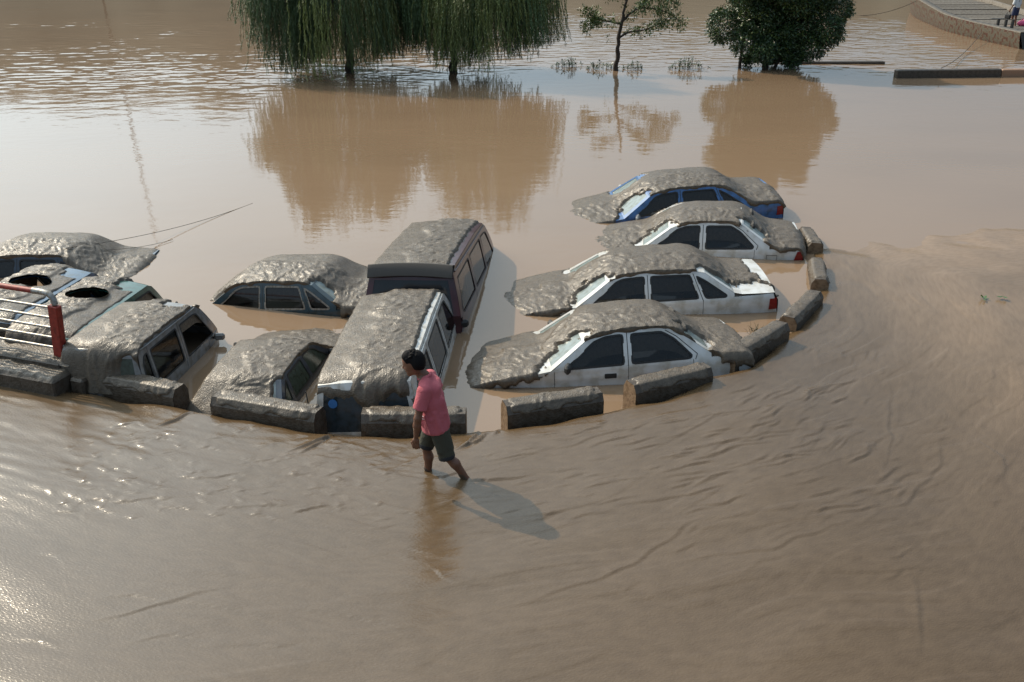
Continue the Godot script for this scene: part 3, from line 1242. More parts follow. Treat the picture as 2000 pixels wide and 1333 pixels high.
func vehicle(called: String, label: String, category: String, sp: Dictionary, md: Dictionary, at: Vector3, yaw: float, pitch: float, roll: float, scl: float, group := "") -> Node3D:
	var b := Basis(Vector3.UP, yaw * DEG) * Basis(Vector3.BACK, pitch * DEG) * Basis(Vector3.RIGHT, roll * DEG)
	var o := thing(called, label, category, Transform3D(b.scaled_local(Vector3.ONE * scl), at), group)
	var paint: String = sp.paint
	var nrm := prof_normals(sp)
	# the top outline, part by part
	var i := 0
	var pr: Array = sp.prof
	while i < pr.size() - 1:
		var what: String = pr[i][1]
		var j := i
		while j < pr.size() - 1 and pr[j][1] == what:
			j += 1
		var g := Geo.new()
		var glass := what.ends_with("window") or what == "windshield"
		for k in range(i, j):
			if glass:
				loft(g, sp, k, nrm, -1.0, -0.86)
				loft(g, sp, k, nrm, 0.86, 1.0)
				if k == i:
					loft(g, sp, k, nrm, -0.87, 0.87, 0.0, 0.05)
				if k == j - 1:
					loft(g, sp, k, nrm, -0.87, 0.87, 0.94, 1.0)
			else:
				loft(g, sp, k, nrm, -1.0, 1.0, 0.0, 1.0, 0.0, sp.get("hole", []) if what == "roof" else [])
		if glass:
			part(o, what + "_frame", g, paint)
			var h := Geo.new()
			for k in range(i, j):
				loft(h, sp, k, nrm, -0.875, 0.875, 0.02 if k == i else 0.0, 0.97 if k == j - 1 else 1.0, -0.006)
			part(o, what, h, sp.get("screen", "filmed_glass"))
		else:
			part(o, what, g, paint)
		i = j
	# flanks below the windows
	var sill: float = sp.sill
	var seams: Array = sp.seams
	var names: Array = sp.panel_names
	for s in [-1.0, 1.0]:
		for k in names.size():
			var xa: float = sp.front - 0.01 if k == 0 else seams[k - 1] - 0.004
			var xb: float = sp.rear + 0.01 if k == names.size() - 1 else seams[k] + 0.004
			var poly := PackedVector2Array([Vector2(xb, sill), Vector2(xa, sill)])
			var m := 14
			for q in m + 1:
				var x := lerpf(xa, xb, float(q) / m)
				poly.append(Vector2(x, minf(prof_y(sp, x) - 0.002, belt_y(sp, x))))
			var g := side_geo()
			panel(g, sp, s, poly, 0.0, 0.03)
			var pn := part(o, names[k], g, paint)
			if sp.has("handles"):
				for hd in sp.handles:
					if hd[0] == k:
						var hg := side_geo()
						panel(hg, sp, s, rounded(PackedVector2Array([hd[1], hd[1] + Vector2(0.17, 0), hd[1] + Vector2(0.17, 0.07), hd[1] + Vector2(0, 0.07)]), 0.012), 0.006, 0.02)
						part(pn, "handle", hg, "rubber")
		# a dark inner skin behind the seams
		var sk := side_geo()
		panel(sk, sp, s, PackedVector2Array([Vector2(sp.rear + 0.15, sill), Vector2(sp.front - 0.15, sill), Vector2(sp.xf, belt_y(sp, sp.xf) - 0.12), Vector2(sp.xr, belt_y(sp, sp.xr) - 0.05)]), -0.035, 0.0)
		part(o, "inner_lining", sk, "interior")
		# pillars and roof edge: the greenhouse outline less its windows
		var pieces: Array = [PackedVector2Array(sp.house)]
		var wins := []
		for w in sp.windows:
			wins.append(rounded(PackedVector2Array(w), 0.04))
		var cuts := [-9.0]
		for w in wins:
			var c := 0.0
			for p in w:
				c += p.x
			cuts.append(c / w.size())
		cuts.append(9.0)
		cuts.sort()
		var hg2 := side_geo()
		for c in cuts.size() - 1:
			var strip := PackedVector2Array([Vector2(cuts[c], -5), Vector2(cuts[c + 1], -5), Vector2(cuts[c + 1], 5), Vector2(cuts[c], 5)])
			var list: Array = Array(Geometry2D.intersect_polygons(PackedVector2Array(sp.house), strip), TYPE_NIL, &"", null)
			for w in wins:
				var nxt := []
				for pc in list:
					for r in Geometry2D.clip_polygons(pc, w):
						nxt.append(r)
				list = nxt
			for pc in list:
				panel(hg2, sp, s, pc, 0.0, 0.025)
		part(o, "pillars", hg2, paint)
		# door gaps that run up through the pillars
		if sp.has("gaps"):
			for q in sp.gaps:
				var gg := side_geo()
				panel(gg, sp, s, line_poly(q[0], q[1], 0.011), 0.0015, 0.0)
				part(o, "door_gap", gg, "rubber")
		for k in wins.size():
			var w: PackedVector2Array = wins[k]
			var seal := side_geo()
			ring(seal, sp, s, inset(w, -0.012), inset(w, 0.016), 0.003)
			var wn: MeshInstance3D
			if not (sp.has("open") and k in sp.open):
				var gl := side_geo()
				panel(gl, sp, s, inset(w, 0.004), -0.012, 0.0)
				wn = part(o, "side_window", gl, sp.get("glass", "tinted_glass"))
				part(wn, "seal", seal, sp.get("seal", "rubber"))
			else:
				part(o, "window_seal", seal, "rubber")
		if sp.has("rail"):
			var rp := PackedVector3Array()
			for q in 15:
				var p: Vector2 = sp.rail[0].lerp(sp.rail[1], q / 14.0)
				rp.append(side_pt(sp, s, p, 0.012))
			var rg := Geo.new()
			rg.tube(rp, PackedFloat32Array([0.014]), 6)
			part(o, "drip_rail", rg, paint)
		if sp.has("lamps"):
			for q in sp.lamps:
				var lg := side_geo()
				panel(lg, sp, s, PackedVector2Array(q), 0.008, 0.03)
				part(o, "tail_lamp", lg, "tail_lamp")
		if sp.has("trim"):
			for q in sp.trim:
				var tg := side_geo()
				panel(tg, sp, s, line_poly(q[0], q[1], q[2]), 0.004, 0.01)
				part(o, "trim_strip", tg, q[3])
		# door mirror on its arm
		if sp.has("mirror"):
			var mp: Vector2 = sp.mirror
			var c := side_pt(sp, s, mp, 0.11)
			var mg := Geo.new()
			mg.box(Transform3D(Basis(Vector3.UP, s * 0.25), c), Vector3(0.09, 0.13, 0.19), 0.035)
			var mm := part(o, "door_mirror", mg, sp.get("mirror_paint", "rubber"))
			var ag := Geo.new()
			ag.tube(PackedVector3Array([side_pt(sp, s, mp + Vector2(0.0, -0.03), -0.01), c]), PackedFloat32Array([0.025]), 6)
			part(mm, "arm", ag, "rubber")
	# inside: floor, seats, dashboard
	var ig := Geo.new()
	ig.box(Transform3D(Basis(), Vector3((sp.seat_x[0] + sp.seat_x[-1]) * 0.5, sp.belt - 0.52, 0)), Vector3(absf(sp.seat_x[0] - sp.seat_x[-1]) + 1.3, 0.05, sp.hw * 1.7), 0.01)
	part(o, "cabin_floor", ig, "interior")
	for x in sp.seat_x:
		for z in [-0.34, 0.34]:
			var sg := Geo.new()
			sg.box(Transform3D(Basis(Vector3.BACK, 0.25), Vector3(x - 0.22, sp.belt - 0.05, z * sp.hw / 0.82)), Vector3(0.13, 0.62, 0.5), 0.05)
			sg.box(Transform3D(Basis(), Vector3(x, sp.belt - 0.36, z * sp.hw / 0.82)), Vector3(0.5, 0.14, 0.5), 0.05)
			var st := part(o, "seat", sg, "seat_cloth")
			var hd := Geo.new()
			hd.box(Transform3D(Basis(Vector3.BACK, 0.2), Vector3(x - 0.31, sp.belt + 0.33, z * sp.hw / 0.82)), Vector3(0.09, 0.17, 0.26), 0.04)
			part(st, "headrest", hd, "seat_cloth")
	if md.size():
		mud_on(o, sp, md)
	return o


func belt_y(sp: Dictionary, x: float) -> float:
	return sp.belt + sp.rise * (sp.xf - x)


func V(a: Array) -> Array:
	var o := []
	for i in range(0, a.size(), 2):
		o.append(Vector2(a[i], a[i + 1]))
	return o


func sedan_two(paint: String) -> Dictionary:
	# two side windows, short boot
	return {
		"paint": paint, "hw": 0.83, "tum": 0.21, "belt": 0.885, "rise": 0.025, "ry": 1.36, "xf": 1.1, "xr": -1.15, "front": 2.36, "rear": -1.8, "tf": 0.13, "tr": 0.09, "crown": 0.045, "sill": 0.28,
		"prof": [[Vector2(2.34, 0.3), "front_bumper"], [Vector2(2.33, 0.58), "bonnet"], [Vector2(2.24, 0.68), "bonnet"], [Vector2(1.7, 0.8), "bonnet"], [Vector2(1.13, 0.89), "windshield"], [Vector2(0.62, 1.25), "roof"], [Vector2(0.42, 1.325), "roof"], [Vector2(0.0, 1.36), "roof"], [Vector2(-0.48, 1.365), "roof"], [Vector2(-0.66, 1.335), "rear_window"], [Vector2(-1.16, 1.0), "boot_lid"], [Vector2(-1.24, 0.97), "boot_lid"], [Vector2(-1.72, 0.93), "boot_lid"], [Vector2(-1.78, 0.8), "rear_bumper"], [Vector2(-1.8, 0.3), "rear_bumper"]],
		"seams": [1.08, 0.03, -0.9], "panel_names": ["front_fender", "front_door", "rear_door", "rear_fender"],
		"house": V([1.13, 0.875, 0.62, 1.245, 0.42, 1.32, 0.0, 1.355, -0.48, 1.36, -0.66, 1.33, -1.16, 0.995, -1.16, 0.938]),
		"windows": [V([0.93, 0.9, 0.5, 1.235, 0.33, 1.29, 0.085, 1.305, 0.09, 0.918]), V([-0.025, 0.922, -0.03, 1.305, -0.47, 1.312, -0.64, 1.22, -0.885, 0.985, -0.86, 0.945])],
		"gaps": [[Vector2(0.03, 0.9), Vector2(0.027, 1.325)], [Vector2(-0.93, 0.93), Vector2(-0.96, 1.0)], [Vector2(-0.96, 1.0), Vector2(-0.68, 1.24)], [Vector2(-0.68, 1.24), Vector2(-0.52, 1.33)]],
		"handles": [[1, Vector2(0.2, 0.73)]], "lamps": [V([-1.6, 0.72, -1.765, 0.72, -1.75, 0.9, -1.66, 0.9])], "mirror": Vector2(0.9, 0.95), "seat_x": [0.35, -0.55]}


func sedan_three(paint: String) -> Dictionary:
	# three side windows, longer boot
	return {
		"paint": paint, "hw": 0.835, "tum": 0.22, "belt": 0.9, "rise": 0.02, "ry": 1.36, "xf": 1.15, "xr": -1.3, "front": 2.46, "rear": -2.1, "tf": 0.12, "tr": 0.08, "crown": 0.045, "sill": 0.28,
		"prof": [[Vector2(2.44, 0.3), "front_bumper"], [Vector2(2.43, 0.6), "bonnet"], [Vector2(2.33, 0.7), "bonnet"], [Vector2(1.75, 0.82), "bonnet"], [Vector2(1.18, 0.9), "windshield"], [Vector2(0.64, 1.26), "roof"], [Vector2(0.46, 1.325), "roof"], [Vector2(0.05, 1.36), "roof"], [Vector2(-0.72, 1.36), "roof"], [Vector2(-0.9, 1.325), "rear_window"], [Vector2(-1.36, 1.02), "boot_lid"], [Vector2(-1.48, 0.995), "boot_lid"], [Vector2(-2.02, 0.975), "boot_lid"], [Vector2(-2.08, 0.85), "rear_bumper"], [Vector2(-2.1, 0.3), "rear_bumper"]],
		"seams": [1.04, 0.02, -0.86], "panel_names": ["front_fender", "front_door", "rear_door", "rear_fender"],
		"house": V([1.18, 0.888, 0.64, 1.255, 0.46, 1.32, 0.05, 1.355, -0.72, 1.355, -0.9, 1.32, -1.36, 1.015, -1.36, 0.948]),
		"windows": [V([0.93, 0.925, 0.53, 1.245, 0.41, 1.285, 0.072, 1.305, 0.075, 0.94]), V([-0.03, 0.945, -0.03, 1.305, -0.66, 1.302, -0.79, 0.958]), V([-0.76, 1.285, -0.9, 1.215, -1.24, 0.99, -1.225, 0.962, -0.9, 0.958])],
		"gaps": [[Vector2(0.02, 0.91), Vector2(0.02, 1.325)], [Vector2(-0.855, 0.93), Vector2(-0.71, 1.32)]],
		"lamps": [V([-1.93, 0.7, -2.07, 0.7, -2.055, 0.885, -1.94, 0.885])], "seat_x": [0.35, -0.55]}


func minivan(paint: String) -> Dictionary:
	return {
		"paint": paint, "hw": 0.74, "tum": 0.13, "belt": 1.05, "rise": 0.0, "ry": 1.78, "xf": 1.3, "xr": -1.4, "front": 1.9, "rear": -1.96, "tf": 0.1, "tr": 0.04, "crown": 0.05, "sill": 0.3,
		"prof": [[Vector2(1.9, 0.35), "front_bumper"], [Vector2(1.88, 0.8), "front_panel"], [Vector2(1.78, 1.05), "windshield"], [Vector2(1.27, 1.66), "roof"], [Vector2(1.1, 1.75), "roof"], [Vector2(0.2, 1.79), "roof"], [Vector2(-1.55, 1.79), "roof"], [Vector2(-1.76, 1.72), "tailgate"], [Vector2(-1.79, 1.66), "rear_window"], [Vector2(-1.92, 1.08), "tailgate_lower"], [Vector2(-1.96, 0.4), "tailgate_lower"]],
		"seams": [1.28, 0.42, -0.62], "panel_names": ["front_fender", "front_door", "sliding_door", "rear_panel"],
		"house": V([1.78, 1.035, 1.27, 1.655, 1.1, 1.74, 0.2, 1.78, -1.55, 1.78, -1.76, 1.715, -1.91, 1.08, -1.91, 1.045]),
		"windows": [V([1.5, 1.075, 1.12, 1.6, 1.0, 1.63, 0.5, 1.64, 0.5, 1.07]), V([0.36, 1.07, 0.36, 1.64, -0.52, 1.64, -0.52, 1.07]), V([-0.66, 1.07, -0.66, 1.64, -1.5, 1.62, -1.66, 1.5, -1.72, 1.1, -1.68, 1.07])],
		"gaps": [[Vector2(0.43, 1.05), Vector2(0.43, 1.72)], [Vector2(-0.59, 1.05), Vector2(-0.59, 1.72)]],
		"rail": [Vector2(1.1, 1.715), Vector2(-1.6, 1.745)], "mirror": Vector2(1.5, 1.02), "seat_x": [0.75, -0.3, -1.2]}


func mud_spec(from: int, to: int, sd: float, bare: Array, hood_x := 1.2, hood_hang := 0.1, trunk_x := -1.2, trunk_hang := 0.04, thick := 0.024) -> Dictionary:
	return {"from": from, "to": to, "seed": sd, "bare": bare, "hood_x": hood_x, "hood_hang": hood_hang, "trunk_x": trunk_x, "trunk_hang": trunk_hang, "thick": thick, "side": -1.0}


func make_vehicles() -> void:
	var g := "flooded vehicles in the car park"
	# the same for the vehicles whose right side shows
	var ms := func(from: int, to: int, sd: float, bare: Array, hx: float, hh: float, tx: float, th: float, thick: float) -> Dictionary:
		var d := mud_spec(from, to, sd, bare, hx, hh, tx, th, thick)
		d.side = 1.0
		return d
	# the four cars on the right, noses to the left
	var sp := sedan_two("white_paint")
	sp.mirror_paint = "rubber"
	sp.erase("lamps")
	var o := vehicle("flooded_car", "nearest white car, its door mirror and black handle above the brown water", "car", sp, mud_spec(1, 13, 11.0, [[0.88, -0.9, 0.34, 0.42], [0.86, 0.88, 0.28, 0.2], [-0.98, -0.72, 0.24, 0.28]], 1.2, 0.1, -1.3, 0.16, 0.03), Vector3(1.558, -0.637, -12.176), 184.93, -1.77, 3.66, 0.957, g)
	sp = sedan_three("white_paint")
	o = vehicle("flooded_car", "white car with three side windows and a bare white boot corner, second nearest", "car", sp, mud_spec(1, 13, 23.0, [[0.92, -0.9, 0.32, 0.42], [0.9, 0.82, 0.32, 0.24], [-1.2, -0.97, 0.4, 0.3], [-1.75, -0.95, 0.45, 0.42], [-2.05, 0.3, 0.22, 0.9]], 1.2, 0.07, -1.2, 0.03, 0.028), Vector3(2.193, -0.69, -14.702), 181.19, -2.3, -1.54, 0.987, g)
	sp = sedan_two("white_paint")
	sp.erase("mirror")
	sp.erase("handles")
	sp.trim = [[Vector2(-1.12, 0.84), Vector2(-1.3, 0.84), 0.006, "rubber"], [Vector2(-1.12, 0.72), Vector2(-1.12, 0.84), 0.006, "rubber"], [Vector2(-1.3, 0.72), Vector2(-1.3, 0.84), 0.006, "rubber"]]
	vehicle("flooded_car", "white car with two side windows between the blue car and the three-window white car", "car", sp, mud_spec(1, 13, 37.0, [[0.88, -0.9, 0.36, 0.46], [0.7, 0.85, 0.2, 0.14], [-0.85, -0.78, 0.24, 0.26]], 1.2, 0.1, -1.2, 0.03, 0.026), Vector3(3.74, -0.765, -17.55), 169.67, -1.7, -2.42, 1.014, g)
	sp = sedan_three("blue_paint")
	sp.mirror = Vector2(0.92, 0.93)
	sp.mirror_paint = "silver_paint"
	vehicle("flooded_car", "bright blue car, farthest of the cars on the right", "car", sp, mud_spec(1, 13, 51.0, [[0.94, -0.88, 0.34, 0.46], [0.85, 0.8, 0.34, 0.32]], 1.2, 0.1, -1.3, 0.03, 0.024), Vector3(3.508, -0.72, -19.773), 184.14, -3.6, -3.48, 1.033, g)
	# the dark car beyond the vans
	sp = sedan_three("dark_teal_paint")
	sp.seal = "steel"
	vehicle("flooded_car", "dark teal car with water up to its windows behind the navy sedan", "car", sp, mud_spec(1, 14, 63.0, [[0.92, -0.98, 0.2, 0.14], [-1.05, -0.86, 0.22, 0.2]], 1.2, 0.08, -1.45, 0.22, 0.03), Vector3(-3.741, -0.82, -14.87), 166.46, -4.6, -4.17, 0.93, g)
	# the navy sedan seen from behind
	sp = sedan_three("navy_paint")
	sp.mirror = Vector2(0.95, 0.98)
	sp.mirror_paint = "rubber"
	sp.glass = "green_glass"
	sp.rear = -1.62
	for q in [[10, Vector2(-1.42, 0.98)], [11, Vector2(-1.48, 0.94)], [12, Vector2(-1.55, 0.85)], [13, Vector2(-1.6, 0.7)], [14, Vector2(-1.62, 0.3)]]:
		sp.prof[q[0]][0] = q[1]
	sp.house[6] = Vector2(-1.42, 0.975)
	sp.house[7] = Vector2(-1.42, 0.945)
	sp.erase("lamps")
	vehicle("flooded_car", "navy sedan seen from behind between the silver van and the white minivan", "car", sp, ms.call(1, 13, 71.0, [[-1.1, 0.97, 0.25, 0.14]], 1.2, 0.1, -1.3, 0.05, 0.03), Vector3(-3.343, -0.654, -11.594), 82.3, 1.2, 0.0, 0.776, g)
	# the car at the left edge
	sp = sedan_three("navy_paint")
	vehicle("flooded_car", "dark blue car under a sheet of mud cut off by the left edge", "car", sp, mud_spec(1, 14, 83.0, [], 1.2, 0.1, -0.8, 0.2, 0.03), Vector3(-8.62, -0.95, -16.3), 180.0, 0.0, -2.0, 0.97, g)
	# the vans
	sp = minivan("pale_paint")
	sp.screen = "blue_glass"
	o = vehicle("flooded_van", "white minivan with its rear glass just behind the concrete block and the man", "van", sp, ms.call(3, 9, 91.0, [[-1.885, 0.62, 0.055, 0.3], [-1.89, -0.6, 0.055, 0.5], [-0.2, 1.0, 1.5, 0.09]], 5.0, 0.0, -5.0, 0.0, 0.026), Vector3(-1.54, -0.95, -11.9), 86.3, 1.34, -5.0, 0.943, g)
	var st := Geo.new()
	st.tube(PackedVector3Array([Vector3(-1.868, 1.5, -0.42), Vector3(-1.874, 1.501, -0.42)]), PackedFloat32Array([0.06]), 16)
	part(o, "round_sticker", st, "blue_sticker")
	st = Geo.new()
	st.tube(PackedVector3Array([Vector3(-1.93, 1.05, -0.72), Vector3(-1.9, 1.72, -0.73)]), PackedFloat32Array([0.008]), 6)
	part(o, "aerial", st, "rubber")
	st = Geo.new()
	st.box(Transform3D(Basis(), Vector3(-1.96, 1.1, -0.73)), Vector3(0.05, 0.09, 0.06), 0.015)
	part(o, "marker_lamp", st, "dark_lamp")
	sp = minivan("maroon_paint")
	sp.screen = "dark_glass"
	sp.front = 2.5
	sp.rear = -2.28
	sp.xf = 1.8
	sp.xr = -1.8
	sp.hw = 0.84
	sp.ry = 1.9
	sp.belt = 1.12
	sp.tum = 0.17
	sp.prof = [[Vector2(2.48, 0.35), "front_bumper"], [Vector2(2.42, 0.9), "front_panel"], [Vector2(2.2, 1.14), "windshield"], [Vector2(1.62, 1.76), "roof"], [Vector2(1.4, 1.86), "roof"], [Vector2(0.4, 1.9), "roof"], [Vector2(-1.8, 1.9), "roof"], [Vector2(-2.08, 1.84), "tailgate"], [Vector2(-2.12, 1.74), "rear_window"], [Vector2(-2.24, 1.15), "tailgate_lower"], [Vector2(-2.28, 0.4), "tailgate_lower"]]
	sp.house = V([2.2, 1.105, 1.62, 1.755, 1.4, 1.85, 0.4, 1.89, -1.8, 1.89, -2.08, 1.83, -2.23, 1.15, -2.23, 1.115])
	sp.windows = [V([1.9, 1.15, 1.5, 1.66, 1.3, 1.7, 0.85, 1.72, 0.85, 1.15]), V([0.7, 1.15, 0.7, 1.72, -0.55, 1.72, -0.55, 1.15]), V([-0.72, 1.15, -0.72, 1.72, -1.9, 1.7, -2.05, 1.2, -2.0, 1.15])]
	sp.seams = [1.7, 0.78, -0.64]
	sp.gaps = [[Vector2(0.78, 1.1), Vector2(0.78, 1.82)], [Vector2(-0.64, 1.1), Vector2(-0.64, 1.82)]]
	sp.rail = [Vector2(1.45, 1.8), Vector2(-2.0, 1.83)]
	sp.mirror = Vector2(1.95, 1.12)
	sp.seat_x = [1.1, 0.0, -1.1]
	o = vehicle("flooded_van", "maroon van with a black rear spoiler behind the white minivan", "van", sp, ms.call(3, 7, 103.0, [[-0.3, 1.0, 2.2, 0.14]], 5.0, 0.0, -5.0, 0.0, 0.022), Vector3(-1.283, -0.992, -15.231), 84.09, -4.51, -1.63, 0.937, g)
	# its spoiler: a curved blade on the trailing edge of the roof
	var pts := PackedVector3Array()
	for i in 2:
		pass
	var prof2 := [Vector2(-1.95, 1.92), Vector2(-2.12, 1.97), Vector2(-2.15, 1.965), Vector2(-2.19, 1.89), Vector2(-2.25, 1.79), Vector2(-2.23, 1.77), Vector2(-2.15, 1.84), Vector2(-2.08, 1.85)]
	for k in 15:
		var z := lerpf(-0.69, 0.69, k / 14.0)
		var bow := 0.05 * (1.0 - pow(z / 0.66, 2))
		for q in prof2:
			pts.append(Vector3(q.x + bow * 0.6, q.y + bow * 0.5, z))
	st = Geo.new()
	st.grid(pts, 15, prof2.size(), PackedByteArray(), true)
	part(o, "spoiler", st, "muddy_black")
	sp = minivan("silver_paint")
	sp.open = [0]
	sp.rear = -1.02
	sp.xr = -0.6
	for q in [[6, Vector2(-0.66, 1.79)], [7, Vector2(-0.84, 1.72)], [8, Vector2(-0.87, 1.66)], [9, Vector2(-0.98, 1.08)], [10, Vector2(-1.02, 0.4)]]:
		sp.prof[q[0]][0] = q[1]
	sp.house = V([1.78, 1.035, 1.27, 1.655, 1.1, 1.74, 0.2, 1.78, -0.66, 1.78, -0.84, 1.715, -0.97, 1.08, -0.97, 1.045])
	sp.windows[2] = V([-0.62, 1.07, -0.62, 1.64, -0.74, 1.62, -0.8, 1.5, -0.86, 1.1, -0.84, 1.07])
	sp.rail = [Vector2(1.1, 1.715), Vector2(-0.8, 1.745)]
	sp.seat_x = [0.75, -0.3]
	sp.mirror_paint = "silver_paint"
	sp.screen = "green_glass"
	vehicle("flooded_van", "silver van with an open front window beside the end of the railing", "van", sp, ms.call(3, 9, 117.0, [[1.1, 0.6, 0.3, 0.34], [-0.93, 0.75, 0.05, 0.2]], 5.0, 0.0, -5.0, 0.0, 0.028), Vector3(-5.165, -0.71, -11.604), 82.6, -0.9, 0.0, 0.826, g)
	# the two small three-wheeler cabs with a round hatch in the roof
	for k in 2:
		sp = minivan("teal_paint" if k == 0 else "bright_blue_paint")
		sp.hw = 0.58
		sp.tum = 0.1
		sp.front = 1.35
		sp.rear = -1.4
		sp.xf = 0.8
		sp.xr = -1.0
		sp.belt = 1.0
		sp.ry = 1.55
		sp.prof = [[Vector2(1.34, 0.4), "front_panel"], [Vector2(1.26, 1.0), "windshield"], [Vector2(0.82, 1.48), "roof"], [Vector2(0.7, 1.53), "roof"], [Vector2(-1.2, 1.53), "roof"], [Vector2(-1.36, 1.46), "rear_window"], [Vector2(-1.4, 1.0), "rear_panel"], [Vector2(-1.4, 0.4), "rear_panel"]]
		sp.house = V([1.26, 0.995, 0.82, 1.475, 0.7, 1.525, -1.2, 1.525, -1.36, 1.455, -1.4, 0.995])
		sp.windows = [V([1.12, 1.03, 0.72, 1.44, 0.25, 1.45, 0.25, 1.03]), V([0.12, 1.03, 0.12, 1.45, -0.55, 1.45, -0.55, 1.03]), V([-0.68, 1.03, -0.68, 1.45, -1.2, 1.43, -1.26, 1.03])]
		sp.open = [0, 1, 2]
		sp.seams = [0.9, 0.18, -0.62]
		sp.panel_names = ["front_fender", "door", "side_panel", "rear_side_panel"]
		sp.gaps = [[Vector2(0.18, 1.0), Vector2(0.18, 1.5)]]
		sp.erase("rail")
		sp.erase("mirror")
		sp.hole = [-0.05, -0.06, 0.25, 0.33]
		sp.screen = "dark_glass"
		sp.seat_x = [0.3, -0.6]
		var md := mud_spec(2, 7, 131.0 + k * 17.0, [[-0.2, 1.0, 1.3, 0.09], [0.95, -0.3, 0.12, 0.6], [0.6, 0.7, 0.25, 0.4]], 5.0, 0.0, -5.0, 0.0, 0.026)
		md.hole = [-0.05, -0.06, 0.235, 0.31]
		vehicle("three_wheeler_cab", "teal three-wheeler cab with an oval roof hatch behind the silver van" if k == 0 else "blue three-wheeler cab with an oval roof hatch behind the railing tubes", "three-wheeler", sp, md, Vector3(-6.22, -0.86, -12.85) if k == 0 else Vector3(-7.25, -0.82, -13.3), 84.0 if k == 0 else 84.0, -2.0, 3.0, 1.0, "three-wheeler cabs with roof hatches")


# ---------------------------------------------------------------- trees and plants

func leaf(g: Geo, p: Vector3, dir: Vector3, side: Vector3, l: float, w: float) -> void:
	# a narrow leaf folded a little along its midrib
	var up := dir.cross(side).normalized()
	var i := g.vert(p)
	g.vert(p + dir * l * 0.5 + side * w * 0.5 + up * w * 0.18)
	g.vert(p + dir * l)
	g.vert(p + dir * l * 0.5 - side * w * 0.5 + up * w * 0.18)
	g.tri(i, i + 1, i + 2)
	g.tri(i, i + 2, i + 3)


func copies(parent: Node3D, called: String, mesh: Mesh, material: String, where: Array, tints: Array) -> void:
	var mm := MultiMesh.new()
	mm.transform_format = MultiMesh.TRANSFORM_3D
	mm.use_colors = true
	mm.mesh = mesh
	mm.instance_count = where.size()
	for i in where.size():
		mm.set_instance_transform(i, where[i])
		mm.set_instance_color(i, tints[i])
	var o := MultiMeshInstance3D.new()
	o.name = called
	o.multimesh = mm
	o.material_override = mats[material]
	o.set_meta("kind", "stuff")
	parent.add_child(o, true)


func limb(g: Geo, pts: Array, r0: float, r1: float, sides := 8) -> void:
	# a smooth tapering branch through the given points
	var c := Curve3D.new()
	for i in pts.size():
		var t: Vector3 = (pts[mini(i + 1, pts.size() - 1)] - pts[maxi(i - 1, 0)]) * 0.18
		c.add_point(pts[i], -t, t)
	var m := pts.size() * 5
	var path := PackedVector3Array()
	var rad := PackedFloat32Array()
	for i in m:
		var f := float(i) / (m - 1)
		var p := c.sample_baked(f * c.get_baked_length(), true)
		path.append(p + Vector3(noise_b.get_noise_1d(p.y * 3.0 + p.x), 0, noise_b.get_noise_1d(p.y * 3.0 + 50.0)) * r0 * 0.35)
		rad.append(lerpf(r0, r1, f) * (1.0 + 0.12 * noise_b.get_noise_1d(f * 9.0 + p.x)))
	g.tube(path, rad, sides)


